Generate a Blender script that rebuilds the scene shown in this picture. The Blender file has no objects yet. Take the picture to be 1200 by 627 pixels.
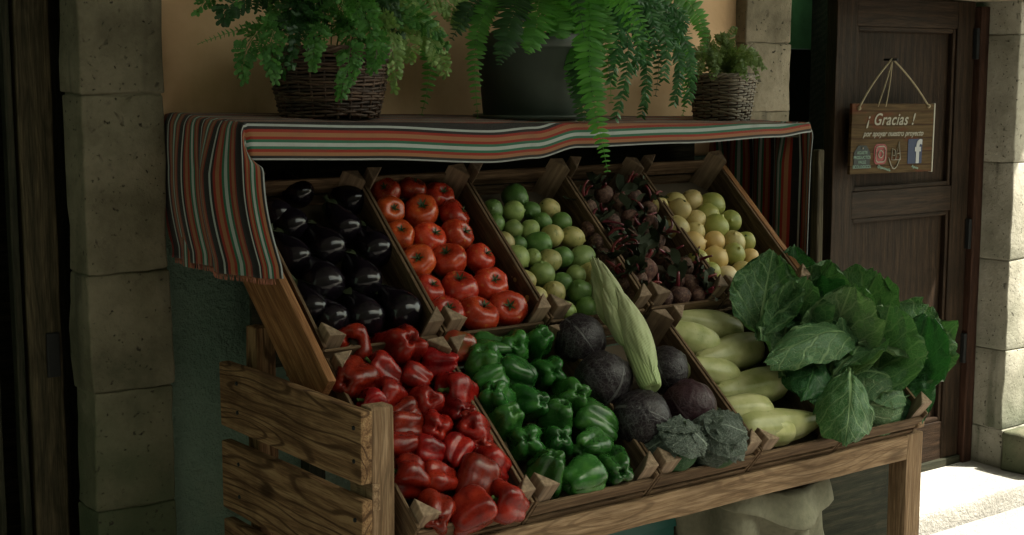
import bpy, bmesh, math, random
from mathutils import Vector, Matrix, Quaternion, noise

R = math.radians
rnd = random.Random(7)
SC = bpy.context.scene
COL = SC.collection

# ---------------------------------------------------------------- camera, sky, sun, exposure
cam_d = bpy.data.cameras.new('camera')
cam = bpy.data.objects.new('camera', cam_d)
COL.objects.link(cam)
cam.location = (0, 0, 1.6)
cam.rotation_euler = (R(90 - 7.6), 0, R(-37))
cam_d.sensor_width = 36
cam_d.lens = 36 * 1667 / 1200
cam_d.clip_end = 500
SC.camera = cam

SUN_EL, SUN_AZ = 55, 40          # elevation; degrees from +x (along the wall) towards the street
w = bpy.data.worlds.new('World')
SC.world = w
w.use_nodes = True
nt = w.node_tree
bg = nt.nodes['Background']
sky = nt.nodes.new('ShaderNodeTexSky')
sky.sky_type = 'NISHITA'
sky.sun_disc = False
sky.sun_elevation = R(SUN_EL)
sky.sun_rotation = R(90 + SUN_AZ)
sky.air_density = 1.0
sky.dust_density = 3.0
hs = nt.nodes.new('ShaderNodeHueSaturation')
hs.inputs['Saturation'].default_value = 0.45
nt.links.new(sky.outputs['Color'], hs.inputs['Color'])
tint = nt.nodes.new('ShaderNodeMix')          # camera white balance set for the shade
tint.data_type = 'RGBA'; tint.blend_type = 'MULTIPLY'; tint.inputs[0].default_value = 1
tint.inputs[7].default_value = (1.0, 1.03, .80, 1)
nt.links.new(hs.outputs['Color'], tint.inputs[6])
nt.links.new(tint.outputs[2], bg.inputs['Color'])
bg.inputs['Strength'].default_value = 0.125
sl = bpy.data.lights.new('sun', 'SUN')
sl.energy = 5.0
sl.angle = R(0.5)
sl.color = (1.0, 0.93, 0.82)
sun = bpy.data.objects.new('sun', sl)
COL.objects.link(sun)
sd = Vector((math.cos(R(SUN_EL)) * math.cos(R(SUN_AZ)), -math.cos(R(SUN_EL)) * math.sin(R(SUN_AZ)), math.sin(R(SUN_EL))))
sun.rotation_euler = sd.to_track_quat('Z', 'Y').to_euler()
sun.location = sd * 20
SC.view_settings.view_transform = 'Standard'
SC.view_settings.look = 'None'
SC.view_settings.exposure = 1.75
SC.view_settings.gamma = 1

# ---------------------------------------------------------------- material helpers
class NT:
    def __init__(s, name):
        s.m = bpy.data.materials.new(name)
        s.m.use_nodes = True
        s.t = s.m.node_tree
        s.b = s.t.nodes['Principled BSDF']
    def n(s, typ, **kw):
        x = s.t.nodes.new('ShaderNode' + typ)
        for k, v in kw.items():
            if k.startswith('_'):
                setattr(x, k[1:], v)
        for k, v in kw.items():
            if k.startswith('_'):
                continue
            i = int(k[1:]) if k[0] == 'i' and k[1:].isdigit() else k.replace('__', ' ')
            s.set(x.inputs[i], v)
        return x
    def set(s, sock, v):
        if isinstance(v, bpy.types.NodeSocket):
            s.t.links.new(v, sock)
        elif isinstance(v, bpy.types.Node):
            s.t.links.new(v.outputs[0], sock)
        else:
            if hasattr(sock, 'default_value') and hasattr(sock.default_value, '__len__') and len(sock.default_value) == 4 and len(v) == 3:
                v = (*v, 1)
            sock.default_value = v
    def p(s, **kw):
        for k, v in kw.items():
            s.set(s.b.inputs[k.replace('__', ' ')], v)
    def ramp(s, fac, stops, interp='LINEAR'):
        x = s.t.nodes.new('ShaderNodeValToRGB')
        x.color_ramp.interpolation = interp
        el = x.color_ramp.elements
        el[0].position = stops[0][0]; el[0].color = (*stops[0][1], 1)
        el[1].position = stops[-1][0]; el[1].color = (*stops[-1][1], 1)
        for pos, c in stops[1:-1]:
            e = el.new(pos); e.color = (*c, 1)
        s.set(x.inputs[0], fac)
        return x
    def fr(s, fac, lo, hi, a=0.0, b=1.0):
        return s.n('MapRange', _interpolation_type='SMOOTHSTEP', i0=fac, i1=lo, i2=hi, i3=a, i4=b)
    def math(s, op, a, b=0.0, c=0.0):
        return s.n('Math', _operation=op, i0=a, i1=b, i2=c)
    def mix(s, fac, a, b, mode='MIX'):
        x = s.t.nodes.new('ShaderNodeMix'); x.data_type = 'RGBA'; x.blend_type = mode
        s.set(x.inputs[0], fac); s.set(x.inputs[6], a); s.set(x.inputs[7], b)
        return x.outputs[2]
    def bump(s, h, strength=0.5, dist=0.01):
        b = s.n('Bump', Strength=strength, Distance=dist, Height=h)
        s.set(s.b.inputs['Normal'], b.outputs[0])
        return b
    def coord(s, scale=(1, 1, 1), use='Object', rand=True):
        tc = s.n('TexCoord')
        v = tc.outputs[use]
        if rand:
            oi = s.n('ObjectInfo')
            off = s.n('VectorMath', _operation='SCALE', i0=(7.3, 3.1, 5.7))
            s.set(off.inputs[3], s.math('MULTIPLY', oi.outputs['Random'], 9.0).outputs[0])
            v = s.n('VectorMath', _operation='ADD', i0=v, i1=off.outputs[0]).outputs[0]
        return s.n('VectorMath', _operation='MULTIPLY', i0=v, i1=scale).outputs[0]
    def noise(s, vec, scale, detail=4, rough=.55, dist=0.0):
        x = s.n('TexNoise', Vector=vec, Scale=scale, Detail=detail, Roughness=rough, Distortion=dist)
        return x.outputs['Fac'] if 'Fac' in x.outputs else x.outputs[0]
    def rand(s):
        return s.n('ObjectInfo').outputs['Random']

def wood(name, dark, mid, light, rough=.75, grain=1.0, knots=.5, stain=.5):
    t = NT(name)
    c = t.coord((1.0, 1, 1))
    warp = t.n('TexNoise', Vector=t.n('VectorMath', _operation='MULTIPLY', i0=c, i1=(3.0, 12, 12)).outputs[0], Scale=1.0, Detail=2)
    cw = t.n('VectorMath', _operation='ADD', i0=c, i1=t.n('VectorMath', _operation='SCALE', i0=warp.outputs['Color'], i3=.035).outputs[0]).outputs[0]
    s1 = t.n('VectorMath', _operation='MULTIPLY', i0=cw, i1=(3.2, 60, 60)).outputs[0]
    wv = t.n('TexWave', _wave_type='RINGS', _rings_direction='X', Vector=t.n('VectorMath', _operation='MULTIPLY', i0=cw, i1=(.7, 6, 6)).outputs[0], Scale=2.2 * grain, Distortion=3.0, Detail=2.0)
    n1 = t.noise(s1, 3.0 * grain, 6, .65)
    fine = t.noise(t.n('VectorMath', _operation='MULTIPLY', i0=c, i1=(6, 160, 160)).outputs[0], 2.0, 3, .6)
    g = t.math('ADD', t.math('MULTIPLY', wv.outputs['Fac'], .16), t.math('MULTIPLY', n1, .80))
    cn = t.noise(t.n('VectorMath', _operation='MULTIPLY', i0=c, i1=(1.3, 8, 8)).outputs[0], 1.0, 2, .35)
    cath = t.math('SINE', t.math('MULTIPLY', cn, 120.0).outputs[0])
    col = t.ramp(g.outputs[0], [(.25, dark), (.5, mid), (.75, light)])
    col = t.mix(t.fr(fine, .40, .70, 0, .70).outputs[0], col.outputs[0], dark)
    col = t.mix(t.math('MULTIPLY', t.fr(cath, .45, 1.0, 0, min(1.0, .85 * knots + .1)), t.fr(n1, .3, .6, .5, 1)).outputs[0], col, tuple(x * .6 for x in dark))
    kn = t.n('TexVoronoi', Vector=t.n('VectorMath', _operation='MULTIPLY', i0=cw, i1=(5.0, 11, 11)).outputs[0], Scale=1.0)
    kf = t.fr(kn.outputs['Distance'], .10, .26, knots, 0)
    col = t.mix(kf.outputs[0], col, tuple(x * .35 for x in dark))
    st = t.noise(c, 5.0, 4, .6)
    col = t.mix(t.fr(st, .48, .72, 0, stain).outputs[0], col, tuple(x * .5 for x in dark))
    t.p(Base__Color=col, Roughness=rough)
    t.set(t.b.inputs['Specular IOR Level'], .12)
    t.bump(t.math('ADD', n1, fine).outputs[0], .55, .003)
    return t.m

def plain(name, col, rough=.6, var=.2, scale=20, bump=.2, spec=.3):
    t = NT(name)
    c = t.coord()
    n1 = t.noise(c, scale, 5)
    cc = t.mix(n1, tuple(x * (1 - var) for x in col), tuple(min(1, x * (1 + var)) for x in col))
    t.p(Base__Color=cc, Roughness=rough)
    t.set(t.b.inputs['Specular IOR Level'], spec)
    if bump:
        t.bump(n1, bump, .004)
    return t.m

def produce(name, stops, rough=.3, scale=9, huevar=.01, valvar=.25, coat=0.0, bump=.12, bscale=60, spec=.5, speck=None, sss=0.0):
    t = NT(name)
    c = t.coord()
    n1 = t.noise(c, scale, 3, .5)
    col = t.ramp(n1, stops)
    r = t.rand()
    hsv = t.n('HueSaturation', Color=col.outputs[0])
    t.set(hsv.inputs['Hue'], t.n('MapRange', i0=r, i1=0., i2=1., i3=.5 - huevar, i4=.5 + huevar).outputs[0])
    r2 = t.math('FRACT', t.math('MULTIPLY', r, 13.7).outputs[0])
    t.set(hsv.inputs['Value'], t.n('MapRange', i0=r2.outputs[0], i1=0., i2=1., i3=1 - valvar, i4=1 + valvar).outputs[0])
    colr = hsv.outputs[0]
    if speck:
        sp = t.noise(c, speck[1], 2, .5)
        colr = t.mix(t.fr(sp, speck[2], speck[2] + .08, 0, speck[3]).outputs[0], colr, speck[0])
    t.p(Base__Color=colr, Roughness=t.n('MapRange', i0=t.noise(c, 5, 4, .6), i1=.3, i2=.7, i3=rough * .8, i4=rough * 1.3).outputs[0])
    t.set(t.b.inputs['Specular IOR Level'], spec)
    t.set(t.b.inputs['Coat Weight'], coat)
    t.set(t.b.inputs['Coat Roughness'], .06)
    if bump:
        t.bump(t.noise(c, bscale, 3), bump, .002)
    return t.m

def leafmat(name, base, vein, back=None, nveins=9, veinw=.10, rough=.5, net=.5, bumps=.8, midw=.03, var=.3, nsc=1.6):
    """Leaf blade: UV u across (0..1), v along; midrib, side veins, fine net."""
    t = NT(name)
    uv = t.n('UVMap')
    sep = t.n('SeparateXYZ', i0=uv.outputs[0])
    u, v = sep.outputs[0], sep.outputs[1]
    nz = t.noise(t.coord(), 14, 3)
    au = t.math('ABSOLUTE', t.math('SUBTRACT', u, .5).outputs[0])
    mid = t.fr(t.math('DIVIDE', au, t.math('SUBTRACT', 1.25, v).outputs[0]).outputs[0], midw * .5, midw, 1, 0)
    ph = t.math('ADD', t.math('SUBTRACT', t.math('MULTIPLY', v, float(nveins)), t.math('MULTIPLY', au, nveins * .85)), t.math('MULTIPLY', nz, 1.1))
    fr = t.math('ABSOLUTE', t.math('SUBTRACT', t.math('FRACT', ph), .5))
    side = t.fr(fr.outputs[0], veinw * .35, veinw, 1, 0)
    vo = t.n('TexVoronoi', _feature='DISTANCE_TO_EDGE', Vector=t.n('VectorMath', _operation='MULTIPLY', i0=uv.outputs[0], i1=(13., 17., 1.)).outputs[0], Scale=nsc)
    netf = t.fr(vo.outputs['Distance'], .02, .12, net, 0)
    vv = t.math('MAXIMUM', t.math('MAXIMUM', mid, t.math('MULTIPLY', side, .75)), netf)
    blot = t.noise(t.coord(), 8, 4, .6)
    cb = t.mix(blot, tuple(x * (1 - var) for x in base), tuple(x * (1 + var) for x in base))
    col = t.mix(t.math('MULTIPLY', vv, .8).outputs[0], cb, vein)
    t.p(Base__Color=col, Roughness=rough)
    t.set(t.b.inputs['Specular IOR Level'], .35)
    t.set(t.b.inputs['Subsurface Weight'], 0.0)
    h = t.math('SUBTRACT', t.math('MULTIPLY', blot, .6), t.math('MULTIPLY', vv, .55))
    t.bump(h.outputs[0], bumps, .011)
    tr = t.n('BsdfTranslucent', Color=t.mix(.5, cb, (base[0] * 2, base[1] * 2, base[2] * .8)))
    mx = t.n('MixShader', i0=.22, i1=t.b.outputs[0], i2=tr.outputs[0])
    t.set(t.t.nodes['Material Output'].inputs['Surface'], mx.outputs[0])
    return t.m

# ---------------------------------------------------------------- object helpers
def tag(o, label=None, cat=None, group=None, kind=None):
    if label: o['label'] = label
    if cat: o['category'] = cat
    if group: o['group'] = group
    if kind: o['kind'] = kind
    return o

def link(name, me, mat=None, parent=None, loc=(0, 0, 0), rot=None, smooth=True):
    o = bpy.data.objects.new(name, me)
    COL.objects.link(o)
    o.location = loc
    if rot is not None:
        if isinstance(rot, Quaternion):
            o.rotation_mode = 'QUATERNION'; o.rotation_quaternion = rot
        else:
            o.rotation_euler = rot
    if mat and not me.materials:
        me.materials.append(mat)
    if parent:
        o.parent = parent
    if smooth:
        me.polygons.foreach_set('use_smooth', [True] * len(me.polygons))
    return o

def empty(name, loc=(0, 0, 0), rot=(0, 0, 0)):
    o = bpy.data.objects.new(name, None)
    COL.objects.link(o)
    o.location = loc
    o.rotation_euler = rot
    o.empty_display_size = .05
    return o

def mesh(name, vs, fs, uvs=None):
    me = bpy.data.meshes.new(name)
    me.from_pydata([tuple(v) for v in vs], [], fs)
    if uvs:
        ul = me.uv_layers.new(name='UVMap')
        for l in me.loops:
            ul.data[l.index].uv = uvs[l.vertex_index]
    me.update()
    return me

def box_me(name, sx, sy, sz, bev=.002, jit=.0, nx=1, seed=0):
    bm = bmesh.new()
    bmesh.ops.create_cube(bm, size=1)
    bmesh.ops.scale(bm, vec=(sx, sy, sz), verts=bm.verts)
    if nx > 1:
        ed = [e for e in bm.edges if abs((e.verts[0].co - e.verts[1].co).x) > sx * .5]
        bmesh.ops.subdivide_edges(bm, edges=ed, cuts=nx - 1, use_grid_fill=True)
    if jit:
        for v in bm.verts:
            q = v.co * 9 + Vector((seed * 3.1, seed, 1))
            v.co += Vector((noise.noise(q), noise.noise(q + Vector((7, 3, 1))), noise.noise(q + Vector((1, 9, 4))))) * jit
    if bev:
        ed = [e for e in bm.edges if len(e.link_faces) == 2 and e.calc_face_angle(0) > .6]
        bmesh.ops.bevel(bm, geom=ed, offset=bev, segments=2, affect='EDGES', profile=.6)
    me = bpy.data.meshes.new(name)
    bm.to_mesh(me); bm.free()
    return me

_seed = [0]
def board(name, a, b, wdt, thk, mat, parent=None, up=(0, 0, 1), bev=.002, jit=.0015, smooth=False):
    """Timber from a to b: grain along local x; width along the `up` side, thickness across it."""
    _seed[0] += 1
    a, b, up = Vector(a), Vector(b), Vector(up)
    x = (b - a); L = x.length; x.normalize()
    y = up.cross(x).normalized(); z = x.cross(y)
    m = Matrix((x, y, z)).transposed()
    me = box_me(name, L, thk, wdt, bev, jit, max(2, int(L / .12)), _seed[0])
    return link(name, me, mat, parent, (a + b) / 2, m.to_quaternion(), smooth)

def tube_data(path, rad, sides=6, vs=None, fs=None, cap=True):
    vs = [] if vs is None else vs
    fs = [] if fs is None else fs
    path = [Vector(p) for p in path]
    n = len(path)
    base = len(vs)
    ref = None
    for i, p in enumerate(path):
        d = (path[min(i + 1, n - 1)] - path[max(i - 1, 0)]).normalized()
        if ref is None:
            ref = d.orthogonal().normalized()
        ref = (ref - d * ref.dot(d)).normalized()
        bi = d.cross(ref)
        r = rad[i] if hasattr(rad, '__len__') else rad
        for k in range(sides):
            an = 2 * math.pi * k / sides
            vs.append(p + (ref * math.cos(an) + bi * math.sin(an)) * r)
    for i in range(n - 1):
        for k in range(sides):
            a = base + i * sides + k; b = base + i * sides + (k + 1) % sides
            fs.append((a, b, b + sides, a + sides))
    if cap:
        fs.append(tuple(base + k for k in reversed(range(sides))))
        fs.append(tuple(base + (n - 1) * sides + k for k in range(sides)))
    return vs, fs

def bez(pts, n):
    """Smooth curve through control points (Catmull-Rom, or quadratic for three)."""
    pts = [Vector(p) for p in pts]
    if len(pts) == 3:
        c = pts[1] * 2 - (pts[0] + pts[2]) * .5
        return [pts[0] * (1 - t) ** 2 + c * 2 * t * (1 - t) + pts[2] * t * t for t in [i / (n - 1) for i in range(n)]]
    out = []
    P = [pts[0] * 2 - pts[1]] + pts + [pts[-1] * 2 - pts[-2]]
    for i in range(n):
        f = i / (n - 1) * (len(pts) - 1); k = min(int(f), len(pts) - 2); t = f - k
        a, b, c, d = P[k:k + 4]
        out.append(.5 * (2 * b + (c - a) * t + (2 * a - 5 * b + 4 * c - d) * t * t + (3 * b - a - 3 * c + d) * t ** 3))
    return out

def revolve(prof, seg=24, fn=None):
    """prof: list of (r, z). fn(theta, t, r, z) -> Vector"""
    vs, fs = [], []
    n = len(prof)
    for i, (r, z) in enumerate(prof):
        for k in range(seg):
            th = 2 * math.pi * k / seg
            vs.append(fn(th, i / (n - 1), r, z) if fn else Vector((r * math.cos(th), r * math.sin(th), z)))
    for i in range(n - 1):
        for k in range(seg):
            a = i * seg + k; b = i * seg + (k + 1) % seg
            fs.append((a, b, b + seg, a + seg))
    return vs, fs

def smooth_prof(pts, n):
    p = bez([(r, z, 0) for r, z in pts], n) if len(pts) > 3 else [Vector((r, z, 0)) for r, z in pts]
    return [(max(q.x, 1e-5), q.y) for q in p]

def dup(root):
    c = root.copy(); COL.objects.link(c)
    for ch in list(root.children):
        d = dup(ch); d.parent = c
    return c

class Proto:
    def __init__(s, root): s.root = root; s.used = False
    def put(s, loc, rot, scale=1.0):
        o = s.root if not s.used else dup(s.root)
        s.used = True
        o.location = loc
        o.rotation_mode = 'QUATERNION'
        o.rotation_quaternion = rot
        o.scale = (scale,) * 3 if not hasattr(scale, '__len__') else scale
        return o

def aim(axis, roll=0.0):
    """Rotation taking +Z to axis with a roll about it."""
    return Vector(axis).normalized().to_track_quat('Z', 'Y') @ Quaternion((0, 0, 1), roll)

ORD = ['first', 'second', 'third', 'fourth', 'fifth', 'sixth', 'seventh', 'eighth', 'ninth', 'tenth']
def rows_of(items, b_of, x_of, gap):
    """Groups items into rows up the slope: item index -> (row from front, place from left, places in row)."""
    idx = sorted(range(len(items)), key=lambda i: b_of(items[i]))
    rows, cur = [], [idx[0]]
    start = b_of(items[idx[0]])
    for i in idx[1:]:
        if b_of(items[i]) - start > gap:
            rows.append(cur); cur = [i]; start = b_of(items[i])
        else:
            cur.append(i)
    rows.append(cur)
    res = {}
    for r, row in enumerate(rows):
        row.sort(key=lambda i: x_of(items[i]))
        for k, i in enumerate(row):
            res[i] = (r, k, len(row), len(rows))
    return res
def where(p):
    r, k, n, m = p
    rowtxt = 'front row' if r == 0 else ('back row' if r == m - 1 else ORD[r] + ' row from the front')
    if n == 1: return 'alone in the ' + rowtxt
    side = 'leftmost' if k == 0 else ('rightmost' if k == n - 1 else ORD[k] + ' from left')
    return side + ' in the ' + rowtxt

UPN = Vector((0, -math.sin(R(42)), math.cos(R(42)))); UPB = Vector((0, math.cos(R(42)), math.sin(R(42))))
LON = Vector((0, -math.sin(R(39)), math.cos(R(39)))); LOB = Vector((0, math.cos(R(39)), math.sin(R(39))))

# ---------------------------------------------------------------- materials
M_crate = wood('crate_wood', (.06, .036, .02), (.15, .095, .055), (.23, .16, .10), .8, 1.2, .3, .35)
M_pallet = wood('pallet_wood', (.075, .036, .016), (.26, .155, .078), (.36, .235, .125), .8, .7, .9, .55)
M_post = wood('post_wood', (.11, .065, .035), (.26, .17, .10), (.36, .25, .16), .8, 1.0, .4, .3)
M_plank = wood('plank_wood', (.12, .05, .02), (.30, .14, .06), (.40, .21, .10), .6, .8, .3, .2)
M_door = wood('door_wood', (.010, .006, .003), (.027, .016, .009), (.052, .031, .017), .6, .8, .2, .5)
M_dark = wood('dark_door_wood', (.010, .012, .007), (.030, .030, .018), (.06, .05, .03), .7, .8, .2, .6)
M_iron = plain('black_iron', (.008, .009, .009), .6, .3, 40, .3)
M_stem = plain('green_stem', (.07, .12, .03), .5, .3, 60, .2)
M_inside = plain('crate_floor_board', (.075, .055, .035), .9, .2, 30, .2)

def stone_mat(name='tuff_stone', ca=(.115, .10, .068), cb=(.205, .178, .125), cc=(.31, .27, .20), mo=.8):
    t = NT(name)
    c = t.coord()
    n1 = t.noise(c, 6, 8, .65); n2 = t.noise(c, 55, 5, .7); n3 = t.noise(c, 2.2, 3)
    col = t.ramp(n1, [(.3, ca), (.5, cb), (.72, cc)])
    col = t.mix(t.fr(n2, .55, .75, 0, .5).outputs[0], col.outputs[0], (.08, .07, .05))
    streak = t.noise(t.n('VectorMath', _operation='MULTIPLY', i0=c, i1=(9., 9., 1.2)).outputs[0], 1.2, 3)
    col = t.mix(t.fr(streak, .56, .72, 0, .7).outputs[0], col, (.06, .055, .04))
    g = t.n('NewGeometry')
    zz = t.n('SeparateXYZ', i0=g.outputs['Position']).outputs[2]
    moss = t.math('MULTIPLY', t.fr(zz, 1.35, .45, 0, 1), t.fr(n3, .35, .6, .25, mo))
    col = t.mix(moss.outputs[0], col, (.04, .062, .03))
    pit = t.fr(t.noise(c, 28, 3, .5, .5), .22, .33, .25, 1)
    pm = t.fr(t.noise(c, 90, 2), .24, .34, 0, 1)
    pit2 = t.math('MULTIPLY', pit, pm)
    col = t.mix(t.math('SUBTRACT', 1.0, pit2).outputs[0], col, (.04, .035, .025))
    t.p(Base__Color=col, Roughness=.92)
    t.set(t.b.inputs['Specular IOR Level'], .2)
    h = t.math('ADD', t.math('MULTIPLY', n1, .8), t.math('ADD', t.math('MULTIPLY', n2, .35), t.math('MULTIPLY', pit2, .5)))
    t.bump(h.outputs[0], .8, .012)
    return t.m
M_stone = stone_mat()
M_mossy_shaded = stone_mat('shaded_mossy_tuff', (.078, .070, .045), (.155, .137, .092), (.24, .208, .147), .85)  # moss, plus a darker ramp putting the left side's shade into the colour
M_sunlit = stone_mat('sunlit_tuff_stone', (.24, .225, .18), (.36, .34, .28), (.48, .45, .39), .7)  # tuff lightened: sunlight put into the right pillar's colour

def plaster_mat():
    t = NT('ochre_plaster')
    c = t.coord(rand=False)
    n1 = t.noise(c, 3, 6, .6); n2 = t.noise(c, 60, 4)
    col = t.ramp(n1, [(.3, (.52, .335, .185)), (.55, (.68, .465, .28)), (.75, (.74, .53, .335))])
    col = t.mix(t.fr(t.noise(t.n('VectorMath', _operation='MULTIPLY', i0=c, i1=(6., 6., 1.)).outputs[0], 1.5, 4), .52, .75, 0, .35).outputs[0], col.outputs[0], (.16, .10, .05))
    t.p(Base__Color=col, Roughness=.9)
    t.set(t.b.inputs['Specular IOR Level'], .2)
    t.bump(t.math('ADD', t.math('MULTIPLY', n2, .3), n1).outputs[0], .35, .008)
    return t.m
M_plaster = plaster_mat()

def stucco_mat():
    t = NT('green_stucco')
    c = t.coord(rand=False)
    n1 = t.noise(c, 75, 5, .65, .0); n2 = t.noise(c, 4, 4)
    col = t.ramp(n2, [(.3, (.10, .16, .12)), (.6, (.155, .225, .17)), (.8, (.22, .265, .20))])
    t.p(Base__Color=col.outputs[0], Roughness=.8)
    t.set(t.b.inputs['Specular IOR Level'], .3)
    t.bump(n1, 1.0, .022)
    return t.m
M_stucco = stucco_mat()

def ground_mat(name, a, b, sc=1.0):
    t = NT(name)
    c = t.coord(rand=False)
    n1 = t.noise(c, 3 * sc, 7, .65); n2 = t.noise(c, 70, 4, .7)
    col = t.ramp(n1, [(.3, a), (.7, b)])
    vo = t.n('TexVoronoi', _feature='DISTANCE_TO_EDGE', Vector=t.n('VectorMath', _operation='ADD', i0=c, i1=t.n('VectorMath', _operation='SCALE', i0=(1, 1, 1), i3=0.).outputs[0]).outputs[0], Scale=2.6)
    jo = t.fr(vo.outputs['Distance'], .01, .035, 1, 0)
    col = t.mix(t.math('MULTIPLY', jo, .6 if sc == 1.0 else 0.0).outputs[0], col.outputs[0], tuple(x * .4 for x in a))
    t.p(Base__Color=col, Roughness=.9)
    t.bump(t.math('SUBTRACT', t.math('ADD', n1, t.math('MULTIPLY', n2, .4)), t.math('MULTIPLY', jo, 1.0 if sc == 1.0 else 0.0)).outputs[0], .5 if sc == 1.0 else .9, .01 if sc == 1.0 else .02)
    return t.m
M_street = ground_mat('street_paving', (.075, .07, .062), (.12, .112, .10))
M_step = ground_mat('worn_step_stone', (.24, .23, .205), (.38, .365, .335), 1.8)

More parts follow.
